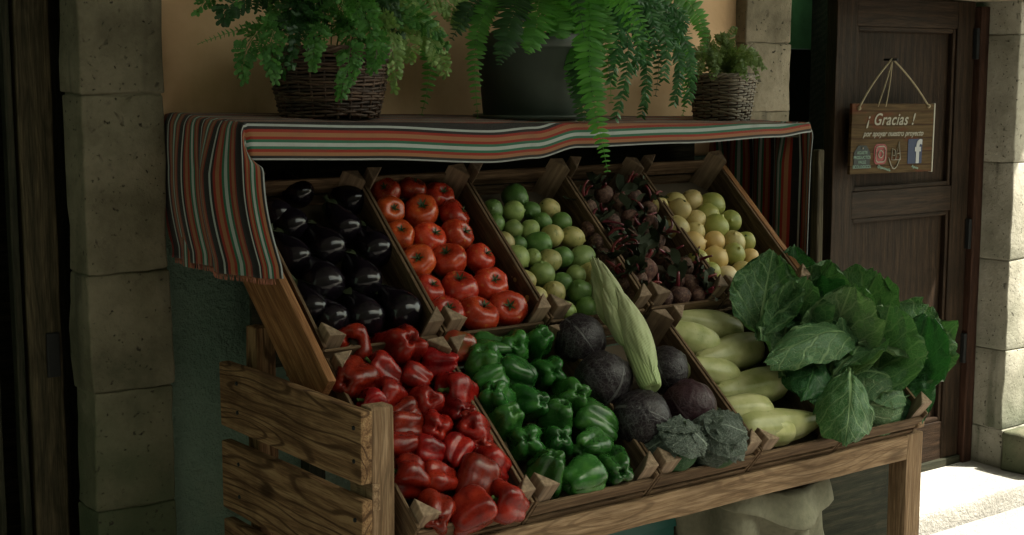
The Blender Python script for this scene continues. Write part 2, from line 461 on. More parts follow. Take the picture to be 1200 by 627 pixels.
DATA = {'tomato': [[1.734,2.782,1.34,0.0303,0.402],[1.806,2.785,1.343,0.0293,0.407],[1.868,2.765,1.324,0.0323,0.379],[1.714,2.738,1.3,0.0313,0.342],[1.795,2.731,1.294,0.0379,0.333],[1.877,2.717,1.281,0.0349,0.314],[1.705,2.681,1.249,0.0335,0.266],[1.776,2.67,1.239,0.0352,0.251],[1.856,2.673,1.241,0.0358,0.255],[1.71,2.62,1.194,0.0378,0.184],[1.793,2.618,1.192,0.0377,0.181],[1.877,2.616,1.19,0.0362,0.178],[1.698,2.56,1.14,0.0339,0.104],[1.779,2.555,1.135,0.0384,0.096],[1.864,2.557,1.137,0.0377,0.099],[1.712,2.509,1.094,0.0362,0.035],[1.788,2.497,1.084,0.0406,0.019],[1.872,2.503,1.089,0.04,0.027]],
 'lime': [[2.081,2.748,1.316,0.0291,'g',0.361],[1.987,2.713,1.284,0.0234,'g',0.313],[1.973,2.687,1.261,0.0233,'g',0.278],[2.044,2.708,1.28,0.0251,'l',0.307],[2.098,2.708,1.28,0.0217,'g',0.307],[2.158,2.713,1.284,0.0249,'y',0.313],[2.016,2.672,1.248,0.022,'l',0.259],[2.06,2.665,1.242,0.0221,'l',0.249],[2.107,2.675,1.251,0.0209,'g',0.263],[2.165,2.675,1.25,0.0225,'g',0.262],[1.966,2.641,1.22,0.023,'y',0.217],[2.005,2.636,1.215,0.0196,'g',0.21],[2.059,2.63,1.21,0.029,'g',0.202],[2.11,2.641,1.22,0.0258,'y',0.217],[2.169,2.639,1.218,0.026,'y',0.214],[1.974,2.603,1.185,0.0284,'l',0.166],[2.015,2.596,1.179,0.0202,'l',0.157],[2.061,2.588,1.172,0.026,'y',0.145],[2.105,2.597,1.18,0.0234,'g',0.157],[2.159,2.59,1.174,0.0293,'l',0.149],[1.962,2.556,1.143,0.0226,'y',0.102],[2.018,2.563,1.15,0.0291,'l',0.112],[2.061,2.542,1.131,0.0236,'g',0.084],[2.106,2.547,1.135,0.0225,'l',0.09],[2.162,2.555,1.142,0.0277,'y',0.101],[1.963,2.516,1.107,0.0251,'y',0.049],[2.019,2.52,1.111,0.0261,'y',0.054],[2.088,2.51,1.102,0.0285,'g',0.041],[2.15,2.515,1.107,0.0239,'y',0.048],[2.081,2.477,1.072,0.0255,'g',-0.004],[2.024,2.481,1.076,0.0218,'l',0.002]],
 'lemon': [[2.506,2.7,1.273,0.0246,'y',0.297],[2.569,2.704,1.277,0.027,'y',0.302],[2.632,2.708,1.28,0.0273,'y',0.307],[2.69,2.69,1.264,0.0326,'g',0.283],[2.56,2.679,1.254,0.029,'y',0.268],[2.597,2.655,1.232,0.0255,'y',0.236],[2.652,2.666,1.243,0.0286,'g',0.251],[2.717,2.645,1.224,0.0274,'g',0.223],[2.517,2.641,1.219,0.0314,'y',0.216],[2.567,2.627,1.207,0.0252,'y',0.198],[2.643,2.627,1.207,0.0327,'g',0.198],[2.534,2.597,1.18,0.0298,'o',0.158],[2.604,2.592,1.176,0.0259,'o',0.151],[2.669,2.588,1.172,0.0297,'y',0.145],[2.717,2.589,1.173,0.0243,'g',0.147],[2.514,2.558,1.145,0.0261,'g',0.105],[2.575,2.557,1.144,0.0298,'o',0.104],[2.637,2.556,1.143,0.028,'g',0.102],[2.692,2.55,1.138,0.0226,'o',0.095],[2.523,2.523,1.114,0.0246,'g',0.058],[2.57,2.512,1.104,0.0261,'c',0.044],[2.632,2.516,1.107,0.0292,'y',0.049],[2.688,2.517,1.108,0.0252,'y',0.049]],
 'beet': [[2.242,2.626,1.199,0.0226,0.192],[2.233,2.594,1.171,0.0185,0.15],[2.241,2.571,1.15,0.0197,0.119],[2.251,2.529,1.112,0.0235,0.062],[2.335,2.555,1.136,0.0246,0.097],[2.411,2.583,1.161,0.0217,0.134],[2.441,2.662,1.232,0.0221,0.241],[2.4,2.642,1.214,0.0192,0.214],[2.391,2.679,1.248,0.0206,0.264],[2.351,2.639,1.211,0.0203,0.209],[2.296,2.537,1.119,0.0171,0.072],[2.461,2.552,1.133,0.0217,0.092],[2.442,2.513,1.098,0.0202,0.04],[2.38,2.485,1.073,0.0238,0.003],[2.442,2.483,1.071,0.0187,-0.0],[2.473,2.698,1.264,0.0196,0.289],[2.401,2.523,1.107,0.0214,0.054],[2.331,2.486,1.074,0.0197,0.004],[2.293,2.619,1.193,0.0187,0.183],[2.244,2.66,1.23,0.0201,0.237],[2.324,2.675,1.244,0.0204,0.258],[2.428,2.621,1.195,0.0205,0.185],[2.368,2.607,1.182,0.0189,0.166],[2.427,2.561,1.141,0.019,0.105],[2.255,2.5,1.086,0.0195,0.022],[2.395,2.721,1.285,0.0208,0.319],[2.28,2.713,1.278,0.0204,0.309],[2.451,2.732,1.295,0.0197,0.335],[2.36,2.744,1.306,0.0208,0.351]],
 'eggplant': [[1.463,2.719,1.277,1.435,2.782,1.333,0.0326,0.355],[1.517,2.662,1.225,1.507,2.736,1.292,0.0369,0.286],[1.585,2.702,1.261,1.568,2.779,1.331,0.0341,0.342],[1.431,2.651,1.215,1.409,2.711,1.269,0.0328,0.261],[1.628,2.651,1.215,1.619,2.72,1.277,0.0358,0.268],[1.465,2.592,1.162,1.455,2.659,1.223,0.0394,0.187],[1.558,2.588,1.159,1.555,2.654,1.218,0.0366,0.181],[1.613,2.515,1.093,1.606,2.595,1.165,0.0399,0.092],[1.518,2.516,1.094,1.515,2.577,1.148,0.0366,0.08],[1.446,2.521,1.098,1.432,2.58,1.151,0.0319,0.086],[1.409,2.545,1.12,1.398,2.612,1.18,0.0318,0.124],[1.44,2.74,1.296,1.43,2.803,1.352,0.0308,0.384],[1.518,2.791,1.341,1.502,2.834,1.38,0.0298,0.439],[1.639,2.766,1.319,1.625,2.814,1.362,0.0303,0.409]],
 'redpepper': [[1.456,2.477,1.056,0.044,'o',0.418],[1.417,2.41,1.002,0.0415,'f',0.331],[1.561,2.461,1.043,0.0492,'f',0.396],[1.632,2.417,1.007,0.0345,'s',0.34],[1.496,2.416,1.007,0.0248,'d',0.339],[1.558,2.395,0.99,0.0279,'s',0.312],[1.478,2.369,0.968,0.0316,'s',0.278],[1.437,2.36,0.961,0.0241,'s',0.266],[1.544,2.345,0.949,0.0347,'f',0.247],[1.636,2.357,0.958,0.0384,'s',0.262],[1.608,2.321,0.929,0.0262,'f',0.216],[1.617,2.304,0.916,0.0247,'f',0.195],[1.475,2.307,0.918,0.0268,'s',0.199],[1.537,2.296,0.91,0.0343,'f',0.185],[1.618,2.275,0.892,0.0361,'f',0.157],[1.612,2.248,0.87,0.0315,'f',0.123],[1.444,2.273,0.891,0.0223,'s',0.154],[1.496,2.258,0.878,0.0308,'s',0.135],[1.55,2.246,0.868,0.0297,'s',0.119],[1.43,2.217,0.845,0.0397,'d',0.082],[1.487,2.204,0.835,0.0221,'s',0.066],[1.612,2.211,0.84,0.0369,'s',0.075],[1.558,2.188,0.822,0.0377,'s',0.046],[1.439,2.152,0.792,0.0391,'f',-0.001],[1.512,2.139,0.782,0.0369,'s',-0.018],[1.597,2.138,0.782,0.039,'d',-0.018],[1.484,2.331,0.938,0.0228,'d',0.229]],
 'greenpepper': [[1.702,2.451,1.031,0.0279,'b',0.381],[1.739,2.406,0.994,0.0401,'f',0.323],[1.779,2.435,1.018,0.0282,'s',0.361],[1.84,2.435,1.018,0.0348,'f',0.36],[1.907,2.438,1.02,0.0305,'f',0.364],[1.798,2.373,0.967,0.0387,'s',0.28],[1.886,2.369,0.965,0.0346,'f',0.276],[1.716,2.334,0.936,0.0347,'f',0.23],[1.79,2.318,0.923,0.0336,'f',0.21],[1.713,2.292,0.902,0.0239,'f',0.176],[1.899,2.312,0.919,0.039,'f',0.203],[1.839,2.281,0.893,0.0321,'f',0.163],[1.921,2.254,0.871,0.0371,'s',0.127],[1.727,2.243,0.862,0.0356,'f',0.114],[1.799,2.232,0.853,0.033,'f',0.099],[1.868,2.209,0.835,0.0348,'s',0.07],[1.733,2.186,0.816,0.0366,'f',0.04],[1.802,2.159,0.794,0.0369,'s',0.005],[1.896,2.164,0.798,0.0346,'f',0.012],[1.725,2.372,0.967,0.0305,'s',0.279]],
 'redcab': [[2.008,2.413,1.017,0.0578,0.343],[1.998,2.321,0.942,0.062,0.225],[2.029,2.228,0.867,0.0626,0.105],[2.178,2.234,0.872,0.0614,0.113],[2.185,2.32,0.941,0.053,0.223]],
 'savoy': [[2.062,2.162,0.813,0.0545,0.019],[2.182,2.155,0.808,0.0588,0.01]],
 'zuc': [[2.359,2.48,1.02,2.515,2.429,0.978,0.0316,0.364],[2.304,2.453,0.998,2.405,2.399,0.954,0.032,0.327],[2.358,2.375,0.935,2.534,2.384,0.942,0.0346,0.267],[2.276,2.371,0.931,2.403,2.325,0.895,0.0286,0.227],[2.347,2.298,0.872,2.532,2.299,0.873,0.0331,0.163],[2.295,2.258,0.84,2.417,2.24,0.826,0.0334,0.1],[2.329,2.213,0.804,2.54,2.201,0.794,0.0333,0.046],[2.309,2.194,0.788,2.452,2.158,0.759,0.0268,0.006]],
 'corn': [[2.055,2.224,0.935,2.158,2.51,1.166,0.042,0.328],[2.08,2.31,1.004,2.146,2.484,1.145,0.0313,0.367]],
 'leaf': [['A',2.542,2.36,0.959,2.673,2.44,1.163,0.165],['B',2.783,2.46,0.955,2.839,2.52,1.159,0.138],['C',2.787,2.42,0.953,2.876,2.44,1.112,0.159],['J',2.825,2.34,0.938,2.571,2.3,1.0,0.127],['I',2.813,2.28,0.927,2.391,2.2,0.948,0.115],['D',2.957,2.42,0.907,3.141,2.46,1.042,0.218],['E',2.858,2.24,0.825,2.923,2.3,1.013,0.178],['F',3.074,2.34,0.79,3.306,2.4,0.972,0.244],['G',2.93,2.22,0.826,2.946,2.14,0.742,0.142],['H',2.666,2.22,0.945,2.516,2.07,0.779,0.168],['K',3.0,2.3,0.864,2.72,2.2,0.956,0.172],['M',2.66,2.28,0.919,2.502,2.18,0.853,0.143]],
 'head': [[2.758,2.38,0.924,0.0955],[3.11,2.4,0.881,0.097],[2.791,2.22,0.797,0.0974]],
 'frond': {'left': [[[[1.58,2.82,1.733],[1.423,2.8,1.711],[1.278,2.78,1.669]],0.04],[[[1.548,2.8,1.75],[1.402,2.76,1.691],[1.365,2.75,1.598]],0.061],[[[1.516,2.78,1.767],[1.411,2.7,1.69],[1.402,2.68,1.598]],0.061],[[[1.579,2.78,1.769],[1.505,2.68,1.709],[1.48,2.66,1.623]],0.065],[[[1.622,2.78,1.77],[1.572,2.66,1.674],[1.539,2.65,1.559]],0.066],[[[1.678,2.8,1.773],[1.693,2.7,1.695],[1.707,2.7,1.576]],0.056],[[[1.7,2.8,1.774],[1.785,2.72,1.716],[1.859,2.72,1.61]],0.077],[[[1.735,2.82,1.785],[1.861,2.8,1.72],[1.832,2.78,1.516]],0.072],[[[1.7,2.8,1.764],[1.74,2.72,1.715],[1.761,2.72,1.64]],0.076],[[[1.644,2.78,1.771],[1.636,2.66,1.693],[1.612,2.64,1.62]],0.063],[[[1.506,2.8,1.786],[1.374,2.78,1.762],[1.338,2.78,1.717]],0.065],[[[1.759,2.82,1.815],[1.91,2.8,1.78],[1.958,2.8,1.722]],0.08]],
 'mid': [[[[2.258,2.82,1.876],[2.213,2.64,1.803],[2.175,2.58,1.602],[2.213,2.56,1.381]],0.089],[[[2.11,2.8,1.797],[1.97,2.74,1.721],[1.95,2.72,1.507]],0.06],[[[2.136,2.8,1.829],[2.02,2.68,1.74],[1.968,2.66,1.631]],0.091],[[[2.189,2.8,1.831],[2.079,2.66,1.741],[2.034,2.64,1.657]],0.1],[[[2.099,2.82,1.828],[1.994,2.78,1.782],[1.906,2.76,1.691]],0.081],[[[2.269,2.8,1.834],[2.205,2.68,1.704],[2.179,2.66,1.562]],0.082],[[[2.242,2.8,1.812],[2.204,2.66,1.663],[2.189,2.62,1.451]],0.09],[[[2.27,2.8,1.813],[2.28,2.68,1.746],[2.309,2.66,1.54]],0.083],[[[2.341,2.82,1.838],[2.591,2.74,1.821],[2.705,2.74,1.67]],0.08],[[[2.353,2.8,1.837],[2.484,2.72,1.753],[2.493,2.7,1.555]],0.065],[[[2.381,2.8,1.838],[2.593,2.74,1.712],[2.609,2.72,1.503]],0.062],[[[2.162,2.8,1.83],[2.131,2.66,1.742],[2.128,2.64,1.692]],0.089]],
 'trail': [[[[2.33,2.74,1.812],[2.359,2.66,1.706],[2.308,2.64,1.503]],0.038],[[[2.358,2.74,1.813],[2.414,2.68,1.708],[2.38,2.66,1.623]],0.038],[[[2.403,2.76,1.837],[2.482,2.68,1.751],[2.503,2.68,1.598]],0.037],[[[2.461,2.76,1.839],[2.585,2.7,1.711],[2.607,2.7,1.541]],0.037],[[[2.461,2.76,1.839],[2.556,2.7,1.689],[2.559,2.7,1.537]],0.037],[[[2.358,2.74,1.834],[2.331,2.66,1.726],[2.291,2.64,1.592]],0.038],[[[2.414,2.74,1.836],[2.456,2.7,1.666],[2.447,2.7,1.506]],0.034],[[[2.403,2.76,1.816],[2.447,2.68,1.772],[2.464,2.68,1.666]],0.038]],
 'small': [[[[2.852,2.84,1.614],[2.745,2.8,1.671],[2.683,2.78,1.62]],0.037],[[[2.852,2.84,1.614],[2.817,2.84,1.696],[2.79,2.84,1.732]],0.042],[[[2.868,2.84,1.614],[2.869,2.82,1.684],[2.922,2.84,1.74]],0.042],[[[2.868,2.84,1.614],[2.91,2.8,1.673],[2.972,2.8,1.631]],0.043],[[[2.852,2.84,1.614],[2.776,2.76,1.671],[2.725,2.72,1.607]],0.041],[[[2.868,2.84,1.614],[2.835,2.76,1.66],[2.832,2.73,1.607]],0.042],[[[2.852,2.84,1.614],[2.742,2.78,1.671],[2.698,2.75,1.614]],0.041],[[[2.868,2.84,1.614],[2.969,2.84,1.662],[3.028,2.86,1.67]],0.038],[[[2.858,2.84,1.614],[2.866,2.84,1.696],[2.859,2.84,1.71]],0.043]]}}

# ---------------------------------------------------------------- setting
me = mesh('street', [(-60, -60, 0), (60, -60, 0), (60, 60, 0), (-60, 60, 0)], [(0, 1, 2, 3)])
tag(link('street', me, M_street), kind='structure')

def rough_block(name, x0, x1, y0, y1, z0, z1, mat, parent=None, jit=.006, bev=.005, cuts=7):
    bm = bmesh.new()
    bmesh.ops.create_cube(bm, size=1)
    bmesh.ops.scale(bm, vec=(x1 - x0, y1 - y0, z1 - z0), verts=bm.verts)
    bmesh.ops.bevel(bm, geom=bm.edges[:], offset=bev, segments=2, affect='EDGES', profile=.5)
    bmesh.ops.subdivide_edges(bm, edges=[e for e in bm.edges if e.calc_length() > .05], cuts=cuts, use_grid_fill=True)
    off = Vector((x0 * 3, y0 * 5, z0 * 7))
    for v in bm.verts:
        q = v.co * 7 + off
        v.co += Vector((noise.noise(q), noise.noise(q + Vector((5, 5, 5))), noise.noise(q * 1.0 + Vector((9, 1, 3))))) * jit
        q = v.co * 25 + off
        v.co += noise.noise_vector(q) * jit * .5
    m = bpy.data.meshes.new(name)
    bm.to_mesh(m); bm.free()
    return link(name, m, mat, parent, ((x0 + x1) / 2, (y0 + y1) / 2, (z0 + z1) / 2))

# house wall: ochre plaster over a rough green dado
hw = empty('house_wall', (2.19, 3.1, 0))
def wall_part(name, x0, x1, y0, y1, z0, z1, mat):
    m = box_me(name, x1 - x0, y1 - y0, z1 - z0, 0)
    return link(name, m, mat, hw, Vector(((x0 + x1) / 2, (y0 + y1) / 2, (z0 + z1) / 2)) - hw.location, None, False)
wall_part('plaster', 1.27, 3.13, 3.0, 3.3, 1.36, 3.3, M_plaster)
# the dado carries real lumps
nx, nz = 150, 110
vs, fs = [], []
for j in range(nz + 1):
    for i in range(nx + 1):
        x = 1.27 + 1.86 * i / nx; z = 1.375 * j / nz
        d = noise.noise(Vector((x * 26, z * 26, 0))) * .006 + noise.noise(Vector((x * 60, z * 60, 4))) * .003
        vs.append((x - 2.19, 2.986 - d - 3.1, z))
for j in range(nz):
    for i in range(nx):
        a = j * (nx + 1) + i
        fs.append((a, a + 1, a + nx + 2, a + nx + 1))
link('stucco_dado', mesh('stucco_dado', vs, fs), M_stucco, hw)
wall_part('wall_core', 1.28, 3.12, 3.01, 3.29, 0.0, 1.355, M_stucco)
tag(hw, 'ochre plastered house wall with rough green stucco below, behind the stall', 'wall')

def pillar(name, x0, x1, y0, y1, seams, label, proud=0.0, mat=None):
    mat = mat or M_stone
    e = empty(name, ((x0 + x1) / 2, (y0 + y1) / 2, 0))
    for i in range(len(seams) - 1):
        k = proud if i == 0 else rnd.uniform(-.003, .003)
        o = rough_block('stone_block', x0 - k, x1 + k, y0 - k, y1, seams[i] + .001, seams[i + 1] - .001, mat, e)
        o.location = Vector(o.location) - e.location
    m = box_me('mortar', x1 - x0 - .012, y1 - y0 - .012, seams[-1] - .01, 0)
    link('mortar', m, mat, e, (0, 0.003, seams[-1] / 2), None, False)
    tag(e, label, 'pillar')
    return e
pillar('stone_pillar', 1.092, 1.281, 2.96, 3.075, [0, .30, .652, .918, 1.179, 1.566, 2.1, 2.6, 3.3], 'mossy stone block pillar between the old dark door and the ochre wall', .008, M_mossy_shaded)
pillar('stone_pillar', 3.085, 3.284, 2.955, 3.30, [0, .4, .8, 1.15, 1.50, 1.703, 2.15, 2.7, 3.3], 'weathered stone pillar between the ochre wall and the open doorway')
pillar('stone_pillar', 4.46, 5.25, 2.96, 3.4, [0.0, .33, .62, .95, 1.30, 1.75, 2.2, 2.7, 3.3], 'rough stone pillar in bright sunlight at the right of the doorway', 0.0, M_sunlit)
# lintel over the doorway
o = rough_block('stone_lintel', 3.29, 4.9, 2.90, 3.3, 1.868, 2.2, M_stone)
tag(o, 'pale stone lintel across the top of the doorway', 'lintel')
# step and plinth
o = rough_block('door_step', 3.1, 6.4, 2.80, 3.42, -.05, .19, M_step, None, .006, .012, 10)
tag(o, 'worn sunlit stone step below the doorway', 'step')
o = rough_block('stone_plinth', 4.44, 5.6, 2.76, 2.952, .185, .335, M_stone, None, .006, .015, 8)
tag(o, 'low stone plinth jutting out beside the sunlit pillar', 'plinth')

tag(rough_block('pavement', 3.0, 12.0, -2.0, 2.79, -.05, .112, M_step, None, .004, .012, 10), kind='structure')

# unseen slab added above the stall to shade it and the scene's left
bal = empty('shade_caster', (1.4, 2.0, 2.75))
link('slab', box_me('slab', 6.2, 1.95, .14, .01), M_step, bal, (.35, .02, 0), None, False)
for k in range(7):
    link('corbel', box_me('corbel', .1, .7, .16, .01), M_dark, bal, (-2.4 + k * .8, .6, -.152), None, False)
dc = empty('door_shade_slab', (5.04, 2.60, 2.70))  # unseen slab added to keep the sun off the door
link('slab', box_me('slab', .36, .80, .08, .01), M_step, dc, (0, 0, 0), None, False)
link('bracket', box_me('bracket', .06, .5, .10, .01), M_dark, dc, (.1, .10, -.092), None, False)
tag(dc, 'small unseen slab added high over the doorway to shade it', 'shade_slab')
tag(bal, 'unseen slab on corbels added over the stall to shade it', 'shade_caster')

# unseen houses across the lane (behind the viewer), shaped to block low sky light
opp = empty('facing_house', (-4.0, -3.2, 0))
link('wall', box_me('wall', 12, .4, 7.0, 0), M_mossy_shaded, opp, (0, 0, 3.5), None, False)
for k in range(3):
    f = link('window', box_me('window', 1.0, .1, 1.4, .01), M_dark, opp, (-4 + 3.6 * k, .17, 2.0), None, False)
tag(opp, 'tall unseen stone house across the lane facing the stall', 'house')
opp = empty('facing_house', (7.02, -3.4, 0))
link('wall', box_me('wall', 10, .4, 3.4, 0), M_mossy_shaded, opp, (0, 0, 1.7), None, False)
link('door', box_me('door', 1.0, .1, 2.2, .01), M_dark, opp, (-2, .17, 1.1), None, False)
tag(opp, 'low unseen stone house across the lane to the right', 'house')
side = empty('unseen_left_wall', (-1.6, 3.2, 0))
link('wall', box_me('wall', 3.9, .3, 4, 0), M_stucco, side, (-.62, .3, 2), None, False)
link('sky_blocker', box_me('sky_blocker', .3, 2.6, 4, 0), M_stucco, side, (-.6, -1.2, 2), None, False)  # added out of view to block sky light from the left
tag(side, 'rough house wall left of the old plank door, with an added unseen sky-blocking return', 'wall')

# old dark door on the left
ld = empty('wooden_door', (.675, 3.14, 0))
for k in range(7):
    x = .10 + k * .122
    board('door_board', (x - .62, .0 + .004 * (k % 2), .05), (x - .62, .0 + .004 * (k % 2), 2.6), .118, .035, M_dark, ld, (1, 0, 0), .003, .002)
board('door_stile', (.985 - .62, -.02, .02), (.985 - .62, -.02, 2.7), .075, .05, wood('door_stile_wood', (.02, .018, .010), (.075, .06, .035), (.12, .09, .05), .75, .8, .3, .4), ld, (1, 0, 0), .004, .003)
board('door_moulding', (.93 - .62, -.028, .02), (.93 - .62, -.028, 2.7), .018, .03, M_dark, ld, (1, 0, 0), .004)
link('hinge_strap', box_me('hinge_strap', .030, .008, .10, .003), M_iron, ld, (1.0 - .62, -.049, .99), None, False)
tag(ld, 'dark weathered plank door at the far left beside the mossy pillar', 'door')
o = board('gap_blocker', (1.12, 3.26, 0), (1.12, 3.26, 2.7), .07, .06, M_dark, None, (1, 0, 0))  # dark board added to stop light showing through the gap
tag(o, 'dark board added to block light in the gap left of the mossy pillar', 'light blocker')
o = link('door_backing', box_me('door_backing', 2.1, .05, 3.3, 0), M_dark, None, (.30, 3.36, 1.65), None, False)  # panel added to stop light leaking past the old door
o.name = 'leak_blocker'
tag(o, 'dark panel added behind the old plank door to block light', 'wall')

# right door leaf
DX0, DX1, DY = 3.66, 4.40, 3.125
rd = empty('wooden_door', ((DX0 + DX1) / 2, DY, .19))
def dl(x, z): return Vector((x - (DX0 + DX1) / 2, 0, z - .19))
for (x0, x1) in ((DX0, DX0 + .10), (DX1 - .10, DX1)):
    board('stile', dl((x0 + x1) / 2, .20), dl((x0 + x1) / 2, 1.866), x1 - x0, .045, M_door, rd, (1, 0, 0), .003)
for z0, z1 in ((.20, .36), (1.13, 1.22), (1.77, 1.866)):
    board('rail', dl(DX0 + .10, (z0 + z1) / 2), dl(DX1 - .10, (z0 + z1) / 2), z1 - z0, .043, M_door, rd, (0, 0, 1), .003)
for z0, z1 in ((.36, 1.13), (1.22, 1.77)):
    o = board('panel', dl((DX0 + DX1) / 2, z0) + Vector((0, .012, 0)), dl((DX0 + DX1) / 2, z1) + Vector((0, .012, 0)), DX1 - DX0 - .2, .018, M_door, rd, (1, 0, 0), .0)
    b = .016
    for (a, c) in (((DX0 + .1 + b / 2, z0), (DX0 + .1 + b / 2, z1)), ((DX1 - .1 - b / 2, z0), (DX1 - .1 - b / 2, z1))):
        board('moulding', dl(*a) + Vector((0, -.006, 0)), dl(*c) + Vector((0, -.006, 0)), b, .02, M_door, rd, (1, 0, 0), .004)
    for z in (z0 + b / 2, z1 - b / 2):
        board('moulding', dl(DX0 + .1 + b, z) + Vector((0, -.006, 0)), dl(DX1 - .1 - b, z) + Vector((0, -.006, 0)), b, .02, M_door, rd, (0, 0, 1), .004)
for z in (.62, 1.04, 1.72):
    link('hinge', box_me('hinge', .03, .02, .11, .004), M_iron, rd, dl(DX1 + .005, z) + Vector((0, -.03, 0)), None, False)
tag(rd, 'dark brown panelled door leaf with the thank-you sign hung on it', 'door')
M_frame = wood('door_frame_wood', (.018, .009, .006), (.046, .022, .014), (.075, .038, .024), .6, .8, .2, .4)
df = empty('door_frame', (4.43, 3.13, .19))
board('jamb', Vector((0, 0, .0)), Vector((0, 0, 1.66)), .05, .10, M_frame, df, (1, 0, 0), .004)
board('sill', Vector((-1.14, 0.0, .015)), Vector((-.03, 0.0, .015)), .03, .08, M_dark, df, (0, 0, 1), .004)
tag(df, 'reddish brown door frame post and low sill around the panelled door', 'door frame')
o = board('wooden_pole', (3.585, 3.09, .19), (3.57, 3.09, 1.37), .03, .03, wood('old_pole_wood', (.02, .015, .008), (.06, .05, .028), (.10, .085, .05)), None, (1, 0, 0), .006)
tag(o, 'pale upright timber pole standing left of the panelled door', 'pole')

# the dim room behind the open half of the doorway
rm = empty('back_room_wall', (3.8, 4.6, 0))
Mg = plain('green_yard_wall', (.05, .15, .055), .8, .8, 7, .9)
link('wall', box_me('wall', 3.2, .1, 2.8, 0), Mg, rm, (0, .1, 1.4), None, False)
link('shade_roof', box_me('shade_roof', 3.2, .95, .1, 0), M_dark, rm, (0, -.78, 2.4), None, False)  # partial cover added to keep direct sun off the cabinet
link('side_wall', box_me('side_wall', .1, 1.3, 2.3, 0), M_dark, rm, (1.55, -.6, 1.2), None, False)
link('side_wall', box_me('side_wall', .1, 1.3, 2.3, 0), M_dark, rm, (-1.55, -.6, 1.2), None, False)
tag(rm, 'dim green yard wall seen through the open doorway', 'wall')
cb = empty('dark_cabinet', (4.2, 4.2, 0))
link('body', box_me('body', .9, .25, 1.72, .01), M_iron, cb, (0, 0, .86), None, False)
link('frame', box_me('frame', .18, .02, .30, .004), plain('dull_frame', (.10, .10, .08), .6), cb, (-.02, -.14, 1.50), None, False)
link('picture', box_me('picture', .15, .02, .27, .002), M_dark, cb, (-.02, -.146, 1.50), None, False)
tag(cb, 'dark cabinet with a framed board standing in the gloom behind the doorway', 'cabinet')
ch = empty('chair', (4.05, 3.85, 0))
pv = [(-.13, .9), (-.13, 1.40), (-.10, 1.46), (-.03, 1.50), (.05, 1.52), (.14, 1.53), (.20, 1.54), (.20, .9)]
vs = [(x, 0, z) for x, z in pv] + [(x, .05, z) for x, z in pv]
n = len(pv)
link('backrest', mesh('backrest', vs, [tuple(range(n)), tuple(reversed(range(n, 2 * n)))] + [(i, i + n, (i + 1) % n + n, (i + 1) % n) for i in range(n)]), M_dark, ch, (0, 0, 0), None, False)
vs, fs = tube_data([(x, -.008, z) for x, z in pv[:7]], .007, 6)
link('edge_trim', mesh('edge_trim', vs, fs), plain('pale_trim', (.45, .48, .30), .5), ch)
for x in (-.1, .15):
    board('leg', (x, .02, 0), (x, .02, .9), .04, .04, M_dark, ch, (1, 0, 0))
tag(ch, 'dark high chair back with a pale rounded edge inside the doorway', 'chair')

# ---------------------------------------------------------------- stall frame
st = empty('market_stall', (2.1, 2.5, 0))
def sb(name, a, b, wdt, thk, mat, up=(0, 0, 1), **k):
    return board(name, Vector(a) - st.location, Vector(b) - st.location, wdt, thk, mat, st, up, **k)
sb('front_rail', (1.36, 2.175, .690), (2.855, 2.175, .690), .06, .035, M_post, jit=.003)
sb('front_post', (2.885, 2.185, 0), (2.885, 2.185, .722), .062, .055, M_post, (1, 0, 0), bev=.004, jit=.003)
sb('corner_knob', (2.885, 2.21, .755), (2.885, 2.14, .752), .028, .028, M_post, (0, 0, 1), bev=.006)
sb('rear_post', (2.90, 2.9, 0), (2.90, 2.9, 1.25), .05, .04, M_dark, (1, 0, 0))
sb('front_post', (1.335, 2.182, 0), (1.335, 2.182, 1.008), .05, .040, M_post, (1, 0, 0), bev=.006, jit=.003)
sb('rear_post', (1.345, 2.66, 0), (1.345, 2.66, 1.085), .045, .05, M_pallet, (1, 0, 0), bev=.004, jit=.003)
sb('rear_post', (1.62, 2.945, 0), (1.62, 2.945, 1.45), .045, .04, M_dark, (1, 0, 0))
sb('shade_panel', (1.46, 2.935, 1.19), (2.86, 2.935, 1.19), .52, .012, M_dark)  # dark sheet added to stand in for shade behind the upper crates
for (z0, z1, y1) in ((.868, 1.006, 2.735), (.688, .838, 2.735), (.515, .662, 2.735), (.34, .49, 2.735)):
    sb('side_board', (1.296, 2.155, (z0 + z1) / 2), (1.296, y1, (z0 + z1) / 2), z1 - z0, .024, M_pallet, bev=.005, jit=.004)
sb('barcode_batten', (1.318, 2.24, .84), (1.318, 2.16, .84), .05, .016, M_post, bev=.001)
# sloped bearers under both tiers
def slope(b0, b1, x, h, wdt, thk, base, B, N, name, mat):
    p0 = Vector((x, *base)) + B * b0 + N * h
    p1 = Vector((x, *base)) + B * b1 + N * h
    return sb(name, p0, p1, wdt, thk, mat, tuple(N), jit=.002)
UB, LB = (2.52, 1.03), (2.20, .735)
for x in (1.40, 2.1, 2.84):
    slope(-.03, .40, x, -.026, .03, .04, LB, LOB, LON, 'bearer', M_post)
for x in (1.40, 2.1, 2.78):
    slope(-.02, .43, x, -.026, .03, .04, UB, UPB, UPN, 'bearer', M_post)
slope(-.12, .43, 1.350, .028, .125, .018, UB, UPB, UPN, 'side_plank', M_plank)
slope(-.02, .43, 2.815, .030, .10, .018, UB, UPB, UPN, 'side_plank', M_plank)
sb('cross_rail', (1.37, 2.585, 1.01), (2.88, 2.585, 1.01), .05, .03, M_post)
sb('cross_rail', (1.37, 2.875, 1.30), (2.88, 2.875, 1.30), .05, .03, M_post)
sb('shelf_board', (1.29, 2.80, 1.492), (2.965, 2.80, 1.455), .33, .02, M_dark, (0, 1, 0.04))
nl, nf = [], []
